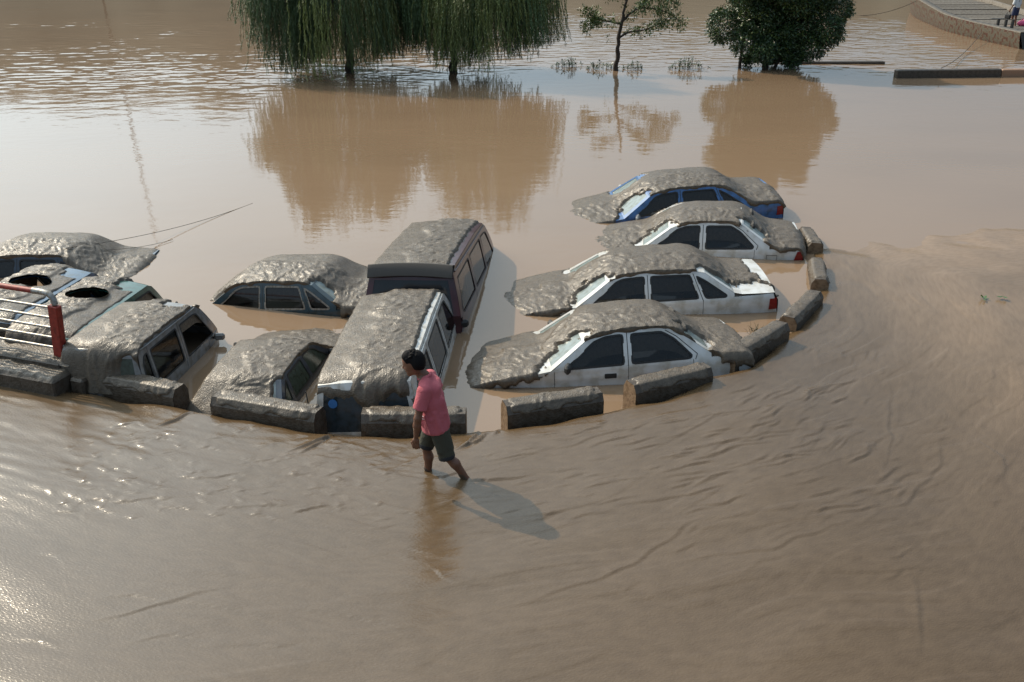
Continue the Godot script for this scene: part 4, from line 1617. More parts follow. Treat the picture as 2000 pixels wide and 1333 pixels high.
func willow(label: String, at: Vector3, radius: float, height: float, sd: int, bottoms: Array, lean: float, count: int) -> void:
	var r := RandomNumberGenerator.new()
	r.seed = sd
	var o := thing("willow_tree", label, "tree", Transform3D(Basis(), at), "willows standing in the water")
	var g := Geo.new()
	limb(g, [Vector3(0, -0.8, 0), Vector3(0.02, 1.0, 0), Vector3(lean * 0.12, 2.4, 0.1), Vector3(lean * 0.5, 3.6, 0), Vector3(lean, 5.0, 0.1)], 0.17, 0.08, 10)
	part(o, "trunk", g, "bark")
	for k in 9:
		var a := TAU * k / 9.0 + r.randf_range(-0.3, 0.3)
		var y0 := r.randf_range(1.9, 4.2)
		var d := Vector3(cos(a), 0, sin(a) * 0.85)
		var reach := radius * r.randf_range(0.5, 0.8)
		g = Geo.new()
		limb(g, [Vector3(lean * 0.15, y0, 0), d * reach * 0.35 + Vector3(lean * 0.6, y0 + 1.2, 0), d * reach * 0.75 + Vector3(lean * 0.6, y0 + 2.0, 0), d * reach + Vector3(lean * 0.6, y0 + 2.1, 0)], 0.07, 0.02, 6)
		part(o, "limb", g, "bark")
	# a hanging spray one metre long: a thin twig with leaves in pairs
	var sprays := []
	for q in 3:
		var s := Geo.new()
		var tw := PackedVector3Array()
		for i in 5:
			tw.append(Vector3(0.03 * sin(i * 1.3 + q), -i * 0.25, 0.03 * cos(i * 1.7 + q)))
		s.tube(tw, PackedFloat32Array([0.004]), 3, false)
		for i in 34:
			var f := i / 34.0
			var p := Vector3(0.03 * sin(f * 5.2 + q), -f, 0.03 * cos(f * 6.8 + q))
			var a := r.randf() * TAU
			var out := Vector3(cos(a), 0, sin(a))
			var dir := (out * r.randf_range(0.25, 0.7) + Vector3(0, -1, 0)).normalized()
			leaf(s, p, dir, dir.cross(out).normalized(), r.randf_range(0.08, 0.14), r.randf_range(0.013, 0.02))
		sprays.append(s.mesh())
	var where := [[], [], []]
	var tints := [[], [], []]
	# the sprays hang in boughs, each with its own reach, tilt and tone, with gaps between them
	var boughs := int(count / 26.0)
	for bi in boughs:
		var a := r.randf() * TAU
		var rr := sqrt(r.randf_range(0.03, 1.0))
		var skirt := r.randf() < 0.35
		if skirt:
			rr *= 1.12
		var bx := cos(a) * rr * radius + lean
		var bz := sin(a) * rr * radius * 0.85
		var clump := noise_a.get_noise_2d(bx * 0.7 + sd, bz * 0.7)
		if clump < -0.3:
			continue
		var top := height * (1.0 - 0.42 * rr * rr) + clump * 0.8 - r.randf() * 1.3
		var f := clampf((bx - lean) / radius * 0.5 + 0.5, 0.0, 0.999) * (bottoms.size() - 1)
		var low: float = lerpf(bottoms[int(f)], bottoms[int(f) + 1], f - int(f)) + absf(r.randfn(0.0, 0.3))
		if r.randf() < 0.25:
			low += r.randf_range(0.5, 2.5)
		if skirt:
			top = r.randf_range(2.8, 4.2)
		var out := Vector3(cos(a), 0, sin(a))
		var young := r.randf_range(0.4, 1.0) if r.randf() < 0.36 else 0.0
		var tone := Color(0.058, 0.1, 0.038).lerp(Color(0.17, 0.2, 0.055), young) * r.randf_range(0.7, 1.3)
		var spread := r.randf_range(0.16, 0.36)
		var bdrift := r.randf_range(0.05, 0.3)
		var bsway := r.randf_range(-0.1, 0.1)
		for si in 26:
			var y := top - absf(r.randfn()) * 0.5
			var hang_to := low + absf(r.randfn(0.0, 0.3)) + (r.randf() * 1.6 if r.randf() < 0.35 else 0.0)
			var pos := Vector3(bx + r.randfn() * spread, y, bz + r.randfn() * spread)
			var drift := bdrift
			var sway := bsway + r.randfn() * 0.04
			var base := tone * r.randf_range(0.75, 1.25)
			while y > hang_to:
				var l := minf(0.95, y - hang_to + 0.05)
				var q := r.randi() % 3
				var b := Basis(Vector3.UP, r.randf() * TAU) * Basis.from_scale(Vector3(1.0, l / 0.95, 1.0))
				var tilt := Basis(Vector3(out.z, 0, -out.x).normalized(), -drift) * Basis(Vector3.BACK, sway)
				where[q].append(Transform3D(tilt * b, pos))
				tints[q].append(base)
				pos += tilt * Vector3(0, -l * 0.93, 0)
				y -= l * 0.93
				drift *= 0.6
				sway += r.randfn() * 0.05
	for q in 3:
		copies(o, "crown", sprays[q], "willow_leaf", where[q], tints[q])


func leaf_clump(r: RandomNumberGenerator, count: int, l: float, w: float, spread: float) -> ArrayMesh:
	var g := Geo.new()
	for i in count:
		var d := Vector3(r.randfn(), r.randfn() + 0.2, r.randfn()).normalized()
		var side := d.cross(Vector3(r.randfn(), r.randfn(), r.randfn())).normalized()
		leaf(g, d * spread * r.randf_range(0.1, 1.0), (d + Vector3(0, -0.35, 0)).normalized(), side, l * r.randf_range(0.7, 1.2), w * r.randf_range(0.7, 1.2))
	return g.mesh()


func bush_tree() -> void:
	var r := RandomNumberGenerator.new()
	r.seed = 7
	var o := thing("round_tree", "dense dark round tree standing in the water before the boat", "tree", Transform3D(Basis(), Vector3(10.45, 0, -40.3)))
	var g := Geo.new()
	limb(g, [Vector3(0, -0.8, 0), Vector3(0.05, 0.6, 0), Vector3(0.1, 1.6, 0), Vector3(0.0, 3.6, 0)], 0.14, 0.06, 8)
	part(o, "trunk", g, "bark")
	g = Geo.new()
	limb(g, [Vector3(0.3, -0.8, 0.2), Vector3(0.45, 0.4, 0.2), Vector3(0.9, 1.5, 0.3), Vector3(1.3, 3.0, 0.2)], 0.09, 0.04, 8)
	part(o, "trunk", g, "bark")
	var lobes := []
	for k in 46:
		var d := Vector3(r.randfn(), r.randfn(), r.randfn()).normalized() * pow(r.randf(), 0.4)
		lobes.append([Vector3(0.35, 2.95, 0) + Vector3(d.x * 2.1, d.y * 2.15, d.z * 1.8), r.randf_range(0.45, 0.85)])
	# the skirts that dip to the water
	for q in [[-0.9, 1.0, 0.6], [-0.3, 0.75, 0.5], [0.5, 0.65, 0.5], [1.1, 0.6, 0.55], [1.7, 0.95, 0.6], [-1.7, 1.6, 0.7], [2.2, 1.5, 0.6], [2.7, 2.3, 0.55], [-0.6, 0.35, 0.3], [1.0, 0.45, 0.35]]:
		lobes.append([Vector3(q[0], q[1], r.randf_range(-0.6, 0.7)), q[2]])
	var meshes := []
	for q in 3:
		meshes.append(leaf_clump(r, 9, 0.13, 0.055, 0.12))
	var where := [[], [], []]
	var tints := [[], [], []]
	for b in lobes:
		var n := int(620 * b[1])
		for i in n:
			var d := Vector3(r.randfn(), r.randfn(), r.randfn()).normalized()
			var p: Vector3 = b[0] + d * b[1] * r.randf_range(0.72, 1.06)
			if p.y < 0.1 or noise_a.get_noise_3d(p.x * 1.2, p.y * 1.2, p.z * 1.2) < -0.33:
				continue
			var q := r.randi() % 3
			where[q].append(Transform3D(Basis(Vector3.UP, r.randf() * TAU) * Basis(Vector3.RIGHT, r.randf_range(-0.9, 0.9)), p))
			var t := Color(0.038, 0.072, 0.027) * r.randf_range(0.6, 1.5)
			if r.randf() < 0.12:
				t = Color(0.1, 0.14, 0.035)
			tints[q].append(t)
	for q in 3:
		copies(o, "crown", meshes[q], "broad_leaf", where[q], tints[q])
	var p := thing("wooden_pole", "thin brown pole standing in the water left of the round tree trunk", "pole", Transform3D(Basis(), Vector3(9.38, 0, -40.18)))
	g = Geo.new()
	limb(g, [Vector3(0, -0.6, 0), Vector3(0.01, 1.0, 0), Vector3(0.03, 2.2, 0)], 0.07, 0.06, 8)
	part(p, "shaft", g, "bark")


func slender_tree() -> void:
	var r := RandomNumberGenerator.new()
	r.seed = 12
	var o := thing("slender_tree", "slender bare-limbed young tree with sparse leaves, between willow and round tree", "tree", Transform3D(Basis(), Vector3(4.21, 0, -39.5)))
	var g := Geo.new()
	limb(g, [Vector3(-0.02, -0.8, 0), Vector3(0.0, 0.0, 0), Vector3(0.03, 0.6, 0), Vector3(0.06, 1.2, 0), Vector3(0.14, 1.86, 0), Vector3(0.3, 2.7, 0.05), Vector3(0.35, 3.3, 0)], 0.115, 0.035, 9)
	part(o, "trunk", g, "bark")
	var limbs := [
		[[Vector3(0.14, 1.86, 0), Vector3(0.45, 2.2, 0.1), Vector3(0.75, 2.42, 0.2), Vector3(1.1, 2.75, 0.2), Vector3(1.5, 3.2, 0.1)], 0.06],
		[[Vector3(0.12, 1.8, 0), Vector3(-0.35, 1.9, 0.1), Vector3(-0.8, 2.0, 0.2), Vector3(-0.95, 1.97, 0.2), Vector3(-1.35, 1.65, 0.25)], 0.045],
		[[Vector3(-0.8, 2.0, 0.2), Vector3(-1.0, 2.2, 0.1), Vector3(-1.3, 2.4, 0.1)], 0.02],
		[[Vector3(0.07, 1.25, 0), Vector3(0.4, 1.5, 0.2), Vector3(1.0, 1.62, 0.4), Vector3(1.5, 1.8, 0.4), Vector3(1.9, 1.95, 0.3)], 0.05],
		[[Vector3(0.75, 2.42, 0.2), Vector3(1.4, 2.4, 0.3), Vector3(2.0, 2.2, 0.3), Vector3(2.65, 1.75, 0.4)], 0.035],
		[[Vector3(0.3, 2.7, 0), Vector3(-0.3, 3.0, -0.2), Vector3(-0.8, 3.2, -0.3)], 0.035],
		[[Vector3(1.1, 2.75, 0.2), Vector3(1.8, 2.75, 0.2), Vector3(2.3, 2.6, 0.1)], 0.025]]
	var where := []
	var tints := []
	for b in limbs:
		g = Geo.new()
		limb(g, b[0], b[1], 0.012, 6)
		part(o, "branch", g, "bark")
		var line: Array = b[0]
		for i in line.size() - 1:
			for k in 30:
				var f := (i + r.randf()) / (line.size() - 1)
				if r.randf() > f * 1.1:
					continue
				var p: Vector3 = line[i].lerp(line[i + 1], r.randf()) + Vector3(r.randfn(), r.randfn() * 0.7 - 0.2, r.randfn()) * 0.13
				where.append(Transform3D(Basis(Vector3.UP, r.randf() * TAU), p))
				tints.append(Color(0.085, 0.12, 0.035) * r.randf_range(0.7, 1.5))
	copies(o, "crown", leaf_clump(r, 10, 0.15, 0.045, 0.1), "broad_leaf", where, tints)


func weed_patch(label: String, at: Vector3, width: float, height: float, count: int, sd: int) -> void:
	var r := RandomNumberGenerator.new()
	r.seed = sd
	var o := thing("water_weed", label, "plant", Transform3D(Basis(), at), "weeds standing out of the water near the trees")
	var stems := Geo.new()
	var leaves := Geo.new()
	for i in count:
		var x := r.randfn() * width * 0.3
		var z := r.randfn() * 0.25
		var h := height * r.randf_range(0.25, 1.0) * exp(-pow(x / (width * 0.5), 2))
		var tip := Vector3(x + r.randf_range(-0.12, 0.12), h, z)
		stems.tube(PackedVector3Array([Vector3(x, -0.2, z), Vector3(x, h * 0.5, z), tip]), PackedFloat32Array([0.008]), 3, false)
		for k in 9:
			leaves.tint = Color(0.05, 0.075, 0.025) * r.randf_range(0.6, 1.5)
			var d := Vector3(r.randfn(), r.randf_range(-0.2, 0.8), r.randfn()).normalized()
			leaf(leaves, Vector3(x, h * r.randf_range(0.2, 1.0), z), d, d.cross(Vector3.UP).normalized(), r.randf_range(0.07, 0.15), 0.05)
	part(o, "stems", stems, "bark")
	part(o, "leaves", leaves, "broad_leaf")


func grass_tuft(label: String, at: Vector3, count: int, height: float, sd: int) -> void:
	var r := RandomNumberGenerator.new()
	r.seed = sd
	var g := Geo.new()
	for i in count:
		g.tint = Color(0.06, 0.06, 0.03) * r.randf_range(0.6, 1.4)
		var p := Vector3(r.randfn() * 0.07, -0.05, r.randfn() * 0.07)
		var d := Vector3(r.randfn() * 0.35, 1, r.randfn() * 0.35).normalized()
		var l := height * r.randf_range(0.5, 1.1)
		var s := d.cross(Vector3(r.randfn(), 0, r.randfn())).normalized() * 0.006
		var bend := Vector3(d.x, 0, d.z) * l * 0.8
		var k := g.vert(p - s)
		g.vert(p + s)
		g.vert(p + d * l * 0.6 + s * 0.8)
		g.vert(p + d * l * 0.6 - s * 0.8)
		g.vert(p + d * l + bend * 0.4 + Vector3(0, -0.03, 0))
		g.tri(k, k + 1, k + 2)
		g.tri(k, k + 2, k + 3)
		g.tri(k + 3, k + 2, k + 4)
	var o := part(self, numbered("grass_tuft"), g, "broad_leaf")
	o.position = at
	tag(o, label, "grass tuft")


func make_trees() -> void:
	willow("left willow with curtains of leaves hanging to the water", Vector3(-6.5, 0, -38.94), 3.1, 7.5, 3, [2.3, 0.8, 0.1, 0.05, 0.05, 0.1, 0.2, 0.25, 0.5, 0.8, 1.0], -0.4, 2900)
	willow("right willow with dark trunk between the left willow and the slender tree", Vector3(-2.35, 0, -38.94), 2.75, 7.0, 5, [0.8, 0.6, 0.4, 0.2, 0.15, 0.2, 0.3, 0.5, 1.1, 0.8, 1.5], 1.2, 2400)
	bush_tree()
	slender_tree()
	weed_patch("leafy weed patch right of the willows", Vector3(2.35, 0, -40.5), 1.1, 0.5, 26, 1)
	weed_patch("low weed patch at the left foot of the slender tree", Vector3(3.65, 0, -39.9), 1.1, 0.35, 24, 2)
	weed_patch("weed patch at the right foot of the slender tree", Vector3(5.0, 0, -39.9), 0.9, 0.35, 18, 3)
	weed_patch("weed patch alone midway to the round tree", Vector3(7.2, 0, -39.9), 1.4, 0.55, 34, 4)


# ---------------------------------------------------------------- the far edge and the boat

func make_far_edge() -> void:
	var o := thing("kerb_wall", "dark concrete kerb wall with a lighter end at the right edge", "wall", Transform3D(Basis(Vector3.UP, 0.075), Vector3(14.85, 0, -37.5)))
	var g := Geo.new()
	g.box(Transform3D(Basis(), Vector3(2.1, 0.0, -0.15)), Vector3(4.2, 0.6, 0.3), 0.03)
	part(o, "wall_beam", g, "concrete")
	g = Geo.new()
	g.box(Transform3D(Basis(), Vector3(6.7, 0.01, -0.13)), Vector3(4.95, 0.54, 0.26), 0.03)
	part(o, "light_beam", g, "orange_concrete")
	o = thing("kerb_wall", "low dark kerb wall just above the water right of the round tree", "wall", Transform3D(Basis(), Vector3(11.6, 0, -41.5)))
	g = Geo.new()
	g.box(Transform3D(Basis(Vector3.BACK, 0.006), Vector3(2.1, -0.06, 0)), Vector3(4.2, 0.3, 0.3), 0.03)
	part(o, "wall_beam", g, "concrete")
	# a tall pole on the bank beyond the frame, known from its reflection
	o = thing("tall_mast", "tall thin pole on the far bank seen only as a broken reflection", "mast", Transform3D(Basis(Vector3.BACK, -0.06), Vector3(-57, 0, -139)))
	g = Geo.new()
	g.tube(PackedVector3Array([Vector3(0, -2, 0), Vector3(0, 20, 0), Vector3(0, 41, 0)]), PackedFloat32Array([0.14, 0.12, 0.07]), 8)
	part(o, "shaft", g, "iron")
	for k in 5:
		g = Geo.new()
		var y := 24.0 + k * 4.0
		g.box(Transform3D(Basis(), Vector3(0, y, 0)), Vector3(0.8 - k * 0.08, 0.15, 0.15), 0.05)
		part(o, "crossbar", g, "iron")


func make_boat() -> void:
	var o := thing("barge", "long rusty grey river barge moored at the top right corner", "boat", Transform3D(Basis(), Vector3(23.9, 0, -46.2)))
	# stations from the stern (0) to the bow: port edge, starboard edge, height of the gunwale
	var st := [[0.0, -0.15, 4.6, 0.72], [4.4, -0.45, 4.75, 0.76], [7.4, -0.5, 4.9, 0.82], [10.5, -0.1, 5.05, 0.94], [14.5, 0.6, 5.2, 1.12], [18.0, 1.6, 5.1, 1.2], [21.5, 3.0, 4.6, 1.5], [23.5, 3.9, 4.1, 1.75]]
	var port := PackedVector3Array()
	var star := PackedVector3Array()
	for i in 60:
		var f := i / 59.0 * (st.size() - 1)
		var k := mini(int(f), st.size() - 2)
		var t := f - k
		var q := []
		for e in 4:
			q.append(cubic_interpolate(st[k][e], st[k + 1][e], st[maxi(k - 1, 0)][e], st[mini(k + 2, st.size() - 1)][e], t))
		port.append(Vector3(q[1], q[3], -q[0]))
		star.append(Vector3(q[2], q[3] * 0.9, -q[0]))
	var hull := Geo.new()
	for s in 2:
		var pts := PackedVector3Array()
		for i in 60:
			var e := port[i] if s == 0 else star[i]
			var inw := 0.28 if s == 0 else -0.28
			for j in 7:
				var f := j / 6.0
				pts.append(Vector3(e.x + inw * f * f, lerpf(e.y, -0.5, f), e.z + 0.0))
		hull.grid(pts, 60, 7)
	part(o, "hull", hull, "hull_paint")
	var tr := Geo.new()
	tr.quad(port[0], star[0], Vector3(star[0].x - 0.28, -0.5, star[0].z + 0.3), Vector3(port[0].x + 0.28, -0.5, port[0].z + 0.3))
	part(o, "transom", tr, "hull_dark")
	for s in 2:
		var a := PackedVector3Array()
		for i in 60:
			var e := port[i] if s == 0 else star[i]
			var w := 0.4 if s == 0 else -0.3
			a.append(e + Vector3(0, 0.0, 0))
			a.append(e + Vector3(0, 0.04, 0))
			a.append(e + Vector3(w, 0.04, 0))
			a.append(e + Vector3(w, -0.32, 0))
		var gg := Geo.new()
		gg.grid(a, 60, 4)
		part(o, "gunwale", gg, "deck_board")
	# deck boards across the hold, one by one
	var z := -0.5
	var n := 0
	while z > -20.5:
		var i := clampi(int(-z / 23.5 * 59.0), 0, 58)
		var x0 := port[i].x + 0.41
		var x1 := star[i].x - 0.32
		var y := port[i].y - 0.3 + 0.012 * noise_b.get_noise_1d(z * 9.0)
		if x1 - x0 > 0.4:
			var b := Geo.new()
			b.box(Transform3D(Basis(Vector3.BACK, 0.006 * noise_b.get_noise_1d(z * 4.0)), Vector3((x0 + x1) * 0.5, y, z)), Vector3(x1 - x0, 0.05, 0.47), 0.008)
			part(o, "board", b, "deck_board")
		z -= 0.5
	# loose plank and rim beam
	var b2 := Geo.new()
	b2.box(Transform3D(Basis(Vector3.UP, 0.1), Vector3(2.6, 0.59, -8.0)), Vector3(0.9, 0.05, 0.25), 0.01)
	part(o, "loose_plank", b2, "hull_dark")
	# iron bitts on the deck
	for p in [Vector3(1.1, 0.5, -4.9), Vector3(1.3, 0.5, -4.5), Vector3(1.55, 0.5, -4.3)]:
		var c := Geo.new()
		c.tube(PackedVector3Array([p, p + Vector3(0, 0.38, 0), p + Vector3(0, 0.4, 0)]), PackedFloat32Array([0.08, 0.08, 0.1]), 10)
		part(o, "bitt", c, "iron")
	var bag := thing("pink_bag", "bright pink bag lying on the barge deck by the person's feet", "bag", Transform3D(Basis(), Vector3(26.4, 0.5, -51.4)))
	var g := Geo.new()
	g.ball(Vector3(0, 0.13, 0), Vector3(0.26, 0.15, 0.18), 12)
	g.ball(Vector3(0.12, 0.26, 0), Vector3(0.1, 0.1, 0.1), 10)
	part(bag, "pouch", g, "pink_plastic")
	g = Geo.new()
	g.tube(PackedVector3Array([Vector3(-0.1, 0.26, 0), Vector3(0.0, 0.38, 0), Vector3(0.12, 0.36, 0), Vector3(0.16, 0.28, 0)]), PackedFloat32Array([0.015]), 6)
	part(bag, "strap", g, "pink_plastic")


func sag(a: Vector3, b: Vector3, d: float, n := 16) -> PackedVector3Array:
	var p := PackedVector3Array()
	for i in n + 1:
		var f := float(i) / n
		p.append(a.lerp(b, f) - Vector3(0, d * 4.0 * f * (1.0 - f), 0))
	return p


func make_small_things() -> void:
	var g := Geo.new()
	g.tube(sag(Vector3(-7.85, 0.44, -15.85), Vector3(-5.7, 0.0, -20.2), 0.12), PackedFloat32Array([0.005]), 6)
	tag(part(self, numbered("mooring_rope"), g, "rope"), "thin dark rope from the car at the left edge into the water", "rope")
	g = Geo.new()
	g.tube(sag(Vector3(-7.85, 0.44, -15.82), Vector3(-6.6, 0.02, -17.6), 0.1), PackedFloat32Array([0.004]), 6)
	tag(part(self, numbered("mooring_rope"), g, "rope"), "short rope beside the longer one at the left edge car", "rope")
	g = Geo.new()
	g.tube(sag(Vector3(24.6, 0.95, -61.0), Vector3(21.0, 0.0, -62.5), 0.3), PackedFloat32Array([0.018]), 6)
	tag(part(self, numbered("mooring_rope"), g, "rope"), "slack mooring rope from the barge bow into the river", "rope")
	g = Geo.new()
	g.tube(sag(Vector3(23.5, 0.4, -49.5), Vector3(16.6, 0.36, -37.7), 0.25), PackedFloat32Array([0.014]), 6)
	tag(part(self, numbered("mooring_rope"), g, "rope"), "thin line from the barge down to the dark kerb wall", "rope")
	grass_tuft("dry grass tuft in the water left of the slanting block", Vector3(3.75, 0, -13.1), 60, 0.26, 1)
	grass_tuft("grass tuft beside the farthest concrete block", Vector3(5.42, 0, -16.95), 70, 0.3, 2)
	var r := RandomNumberGenerator.new()
	r.seed = 5
	for k in 2:
		g = Geo.new()
		for i in 5:
			g.tint = Color(0.06, 0.11, 0.03) * r.randf_range(0.7, 1.3)
			var d := Vector3(r.randfn(), 0.12, r.randfn()).normalized()
			leaf(g, Vector3(r.randfn() * 0.03, 0.03, r.randfn() * 0.03), d, d.cross(Vector3.UP).normalized(), 0.13, 0.045)
		var o := part(self, numbered("floating_leaves"), g, "broad_leaf")
		o.position = Vector3(7.7, 0.05, -14.36) if k == 0 else Vector3(8.06, 0.05, -14.45)
		tag(o, "sprig of green leaves on the mud at the right, left one of two" if k == 0 else "sprig of green leaves on the mud at the right, right one of two", "leaves")


# ---------------------------------------------------------------- people: tapered capsules joined smoothly and meshed as surface nets

func nets(g: Geo, bones: Array, cell: float, k := 0.03, cuts := []) -> void:
	# bones: [a, b, radius a, radius b(, k)]; cuts: planes [normal, distance] whose outside is taken away
	var lo := Vector3.ONE * 1e9
	var hi := -lo
	for b in bones:
		var r: float = maxf(b[2], b[3]) + cell * 2.0 + k * 0.5
		for p in [b[0], b[1]]:
			lo = lo.min(p - Vector3.ONE * r)
			hi = hi.max(p + Vector3.ONE * r)
	var nx := int((hi.x - lo.x) / cell) + 2
	var ny := int((hi.y - lo.y) / cell) + 2
	var nz := int((hi.z - lo.z) / cell) + 2
	var f := PackedFloat32Array()
	f.resize(nx * ny * nz)
	f.fill(1.0)
	for b in bones:
		var a: Vector3 = b[0]
		var c: Vector3 = b[1]
		var ra: float = b[2]
		var rb: float = b[3]
		var kk: float = b[4] if b.size() > 4 else k
		var m := maxf(ra, rb) + kk + cell * 2.0
		var l := ((a.min(c) - Vector3.ONE * m - lo) / cell).floor()
		var h := ((a.max(c) + Vector3.ONE * m - lo) / cell).ceil()
		var ac := c - a
		var len2 := maxf(ac.length_squared(), 1e-9)
		for x in range(maxi(int(l.x), 0), mini(int(h.x), nx - 1) + 1):
			for y in range(maxi(int(l.y), 0), mini(int(h.y), ny - 1) + 1):
				var row := (x * ny + y) * nz
				for z in range(maxi(int(l.z), 0), mini(int(h.z), nz - 1) + 1):
					var p := lo + Vector3(x, y, z) * cell - a
					var t := clampf(p.dot(ac) / len2, 0.0, 1.0)
					var d := (p - ac * t).length() - lerpf(ra, rb, t)
					var e := f[row + z]
					if d - e < kk:
						var q := maxf(kk - absf(d - e), 0.0)
						f[row + z] = minf(d, e) - q * q * 0.25 / maxf(kk, 1e-6)
	for c in cuts:
		var nn: Vector3 = c[0]
		for x in nx:
			for y in ny:
				for z in nz:
					var i := (x * ny + y) * nz + z
					f[i] = maxf(f[i], nn.dot(lo + Vector3(x, y, z) * cell) - c[1])
	var ids := PackedInt32Array()
	ids.resize(nx * ny * nz)
	ids.fill(-1)
	var corner := [0, 1, nz, nz + 1, ny * nz, ny * nz + 1, ny * nz + nz, ny * nz + nz + 1]
	var off := [Vector3(0, 0, 0), Vector3(0, 0, 1), Vector3(0, 1, 0), Vector3(0, 1, 1), Vector3(1, 0, 0), Vector3(1, 0, 1), Vector3(1, 1, 0), Vector3(1, 1, 1)]
	var edges := [[0, 1], [2, 3], [4, 5], [6, 7], [0, 2], [1, 3], [4, 6], [5, 7], [0, 4], [1, 5], [2, 6], [3, 7]]
	var far := cell * 2.0
	for x in nx - 1:
		for y in ny - 1:
			var row := (x * ny + y) * nz
			for z in nz - 1:
				var i := row + z
				if absf(f[i]) > far:
					continue
				var neg := 0
				for c in 8:
					if f[i + corner[c]] < 0.0:
						neg += 1
				if neg == 0 or neg == 8:
					continue
				var s := Vector3.ZERO
				var m := 0
				for e in edges:
					var fa := f[i + corner[e[0]]]
					var fb := f[i + corner[e[1]]]
					if (fa < 0.0) != (fb < 0.0):
						s += off[e[0]].lerp(off[e[1]], fa / (fa - fb))
						m += 1
				ids[i] = g.vert(lo + (Vector3(x, y, z) + s / m) * cell)
	for x in range(1, nx - 1):
		for y in range(1, ny - 1):
			for z in range(1, nz - 1):
				var i := (x * ny + y) * nz + z
				if absf(f[i]) > far:
					continue
				var inside := f[i] < 0.0
				for ax in 3:
					var st: int = [ny * nz, nz, 1][ax]
					if (f[i + st] < 0.0) == inside:
						continue
					var u: int = [nz, 1, ny * nz][ax]
					var w: int = [1, ny * nz, nz][ax]
					var a := ids[i]
					var b := ids[i - u]
					var c := ids[i - u - w]
					var d := ids[i - w]
					if a < 0 or b < 0 or c < 0 or d < 0:
						continue
					if inside:
						g.tri(a, c, b)
						g.tri(a, d, c)
					else:
						g.tri(a, b, c)
						g.tri(a, c, d)


func wrinkle(g: Geo, amp: float, f: Vector3, sd: float) -> void:
	# creases of cloth: the surface moves in and out along its normals
	g.normals()
	for i in g.v.size():
		var p := g.v[i]
		var w := noise_c.get_noise_3d(p.x * f.x + sd, p.y * f.y, p.z * f.z) + 0.6 * noise_b.get_noise_3d(p.x * f.x * 0.5, p.y * f.y * 0.5 + sd, p.z * f.z * 0.5)
		g.v[i] = p + g.n[i] * w * amp


func hand(g: Geo, wrist: Vector3, dir: Vector3, palm_n: Vector3, thumb_side: Vector3, s := 1.0) -> void:
	# a relaxed hand: palm, four curled fingers of unequal length and a thumb from the side of the palm
	var across := thumb_side.normalized()
	var bones := []
	bones.append([wrist - dir * 0.02, wrist + dir * 0.03 * s, 0.024 * s, 0.026 * s])
	for k in 4:
		var o := (1.5 - k) * 0.019 * s
		bones.append([wrist + dir * 0.02 * s + across * o * 0.8, wrist + dir * 0.088 * s + across * o, 0.015 * s, 0.0125 * s])
	var lens := [0.068, 0.076, 0.07, 0.056]
	for k in 4:
		var o := (1.5 - k) * 0.0205 * s
		var base := wrist + dir * 0.09 * s + across * o
		var l: float = lens[k] * s
		var d1 := (dir + palm_n * 0.35).normalized()
		var d2 := (dir + palm_n * 0.95).normalized()
		var d3 := (dir * 0.6 + palm_n * 1.2).normalized()
		var p1 := base + d1 * l * 0.48
		var p2 := p1 + d2 * l * 0.3
		var p3 := p2 + d3 * l * 0.24
		bones.append([base, p1, 0.0105 * s, 0.0095 * s, 0.008])
		bones.append([p1, p2, 0.0095 * s, 0.0088 * s, 0.004])
		bones.append([p2, p3, 0.0088 * s, 0.0075 * s, 0.004])
	var tb := wrist + dir * 0.03 * s + across * 0.026 * s
	var t1 := tb + (dir * 0.75 + across * 0.6 + palm_n * 0.3).normalized() * 0.042 * s
	var t2 := t1 + (dir + across * 0.12 + palm_n * 0.45).normalized() * 0.032 * s
	bones.append([tb, t1, 0.0145 * s, 0.0115 * s, 0.012])
	bones.append([t1, t2, 0.0115 * s, 0.009 * s, 0.006])
	nets(g, bones, 0.004, 0.012)


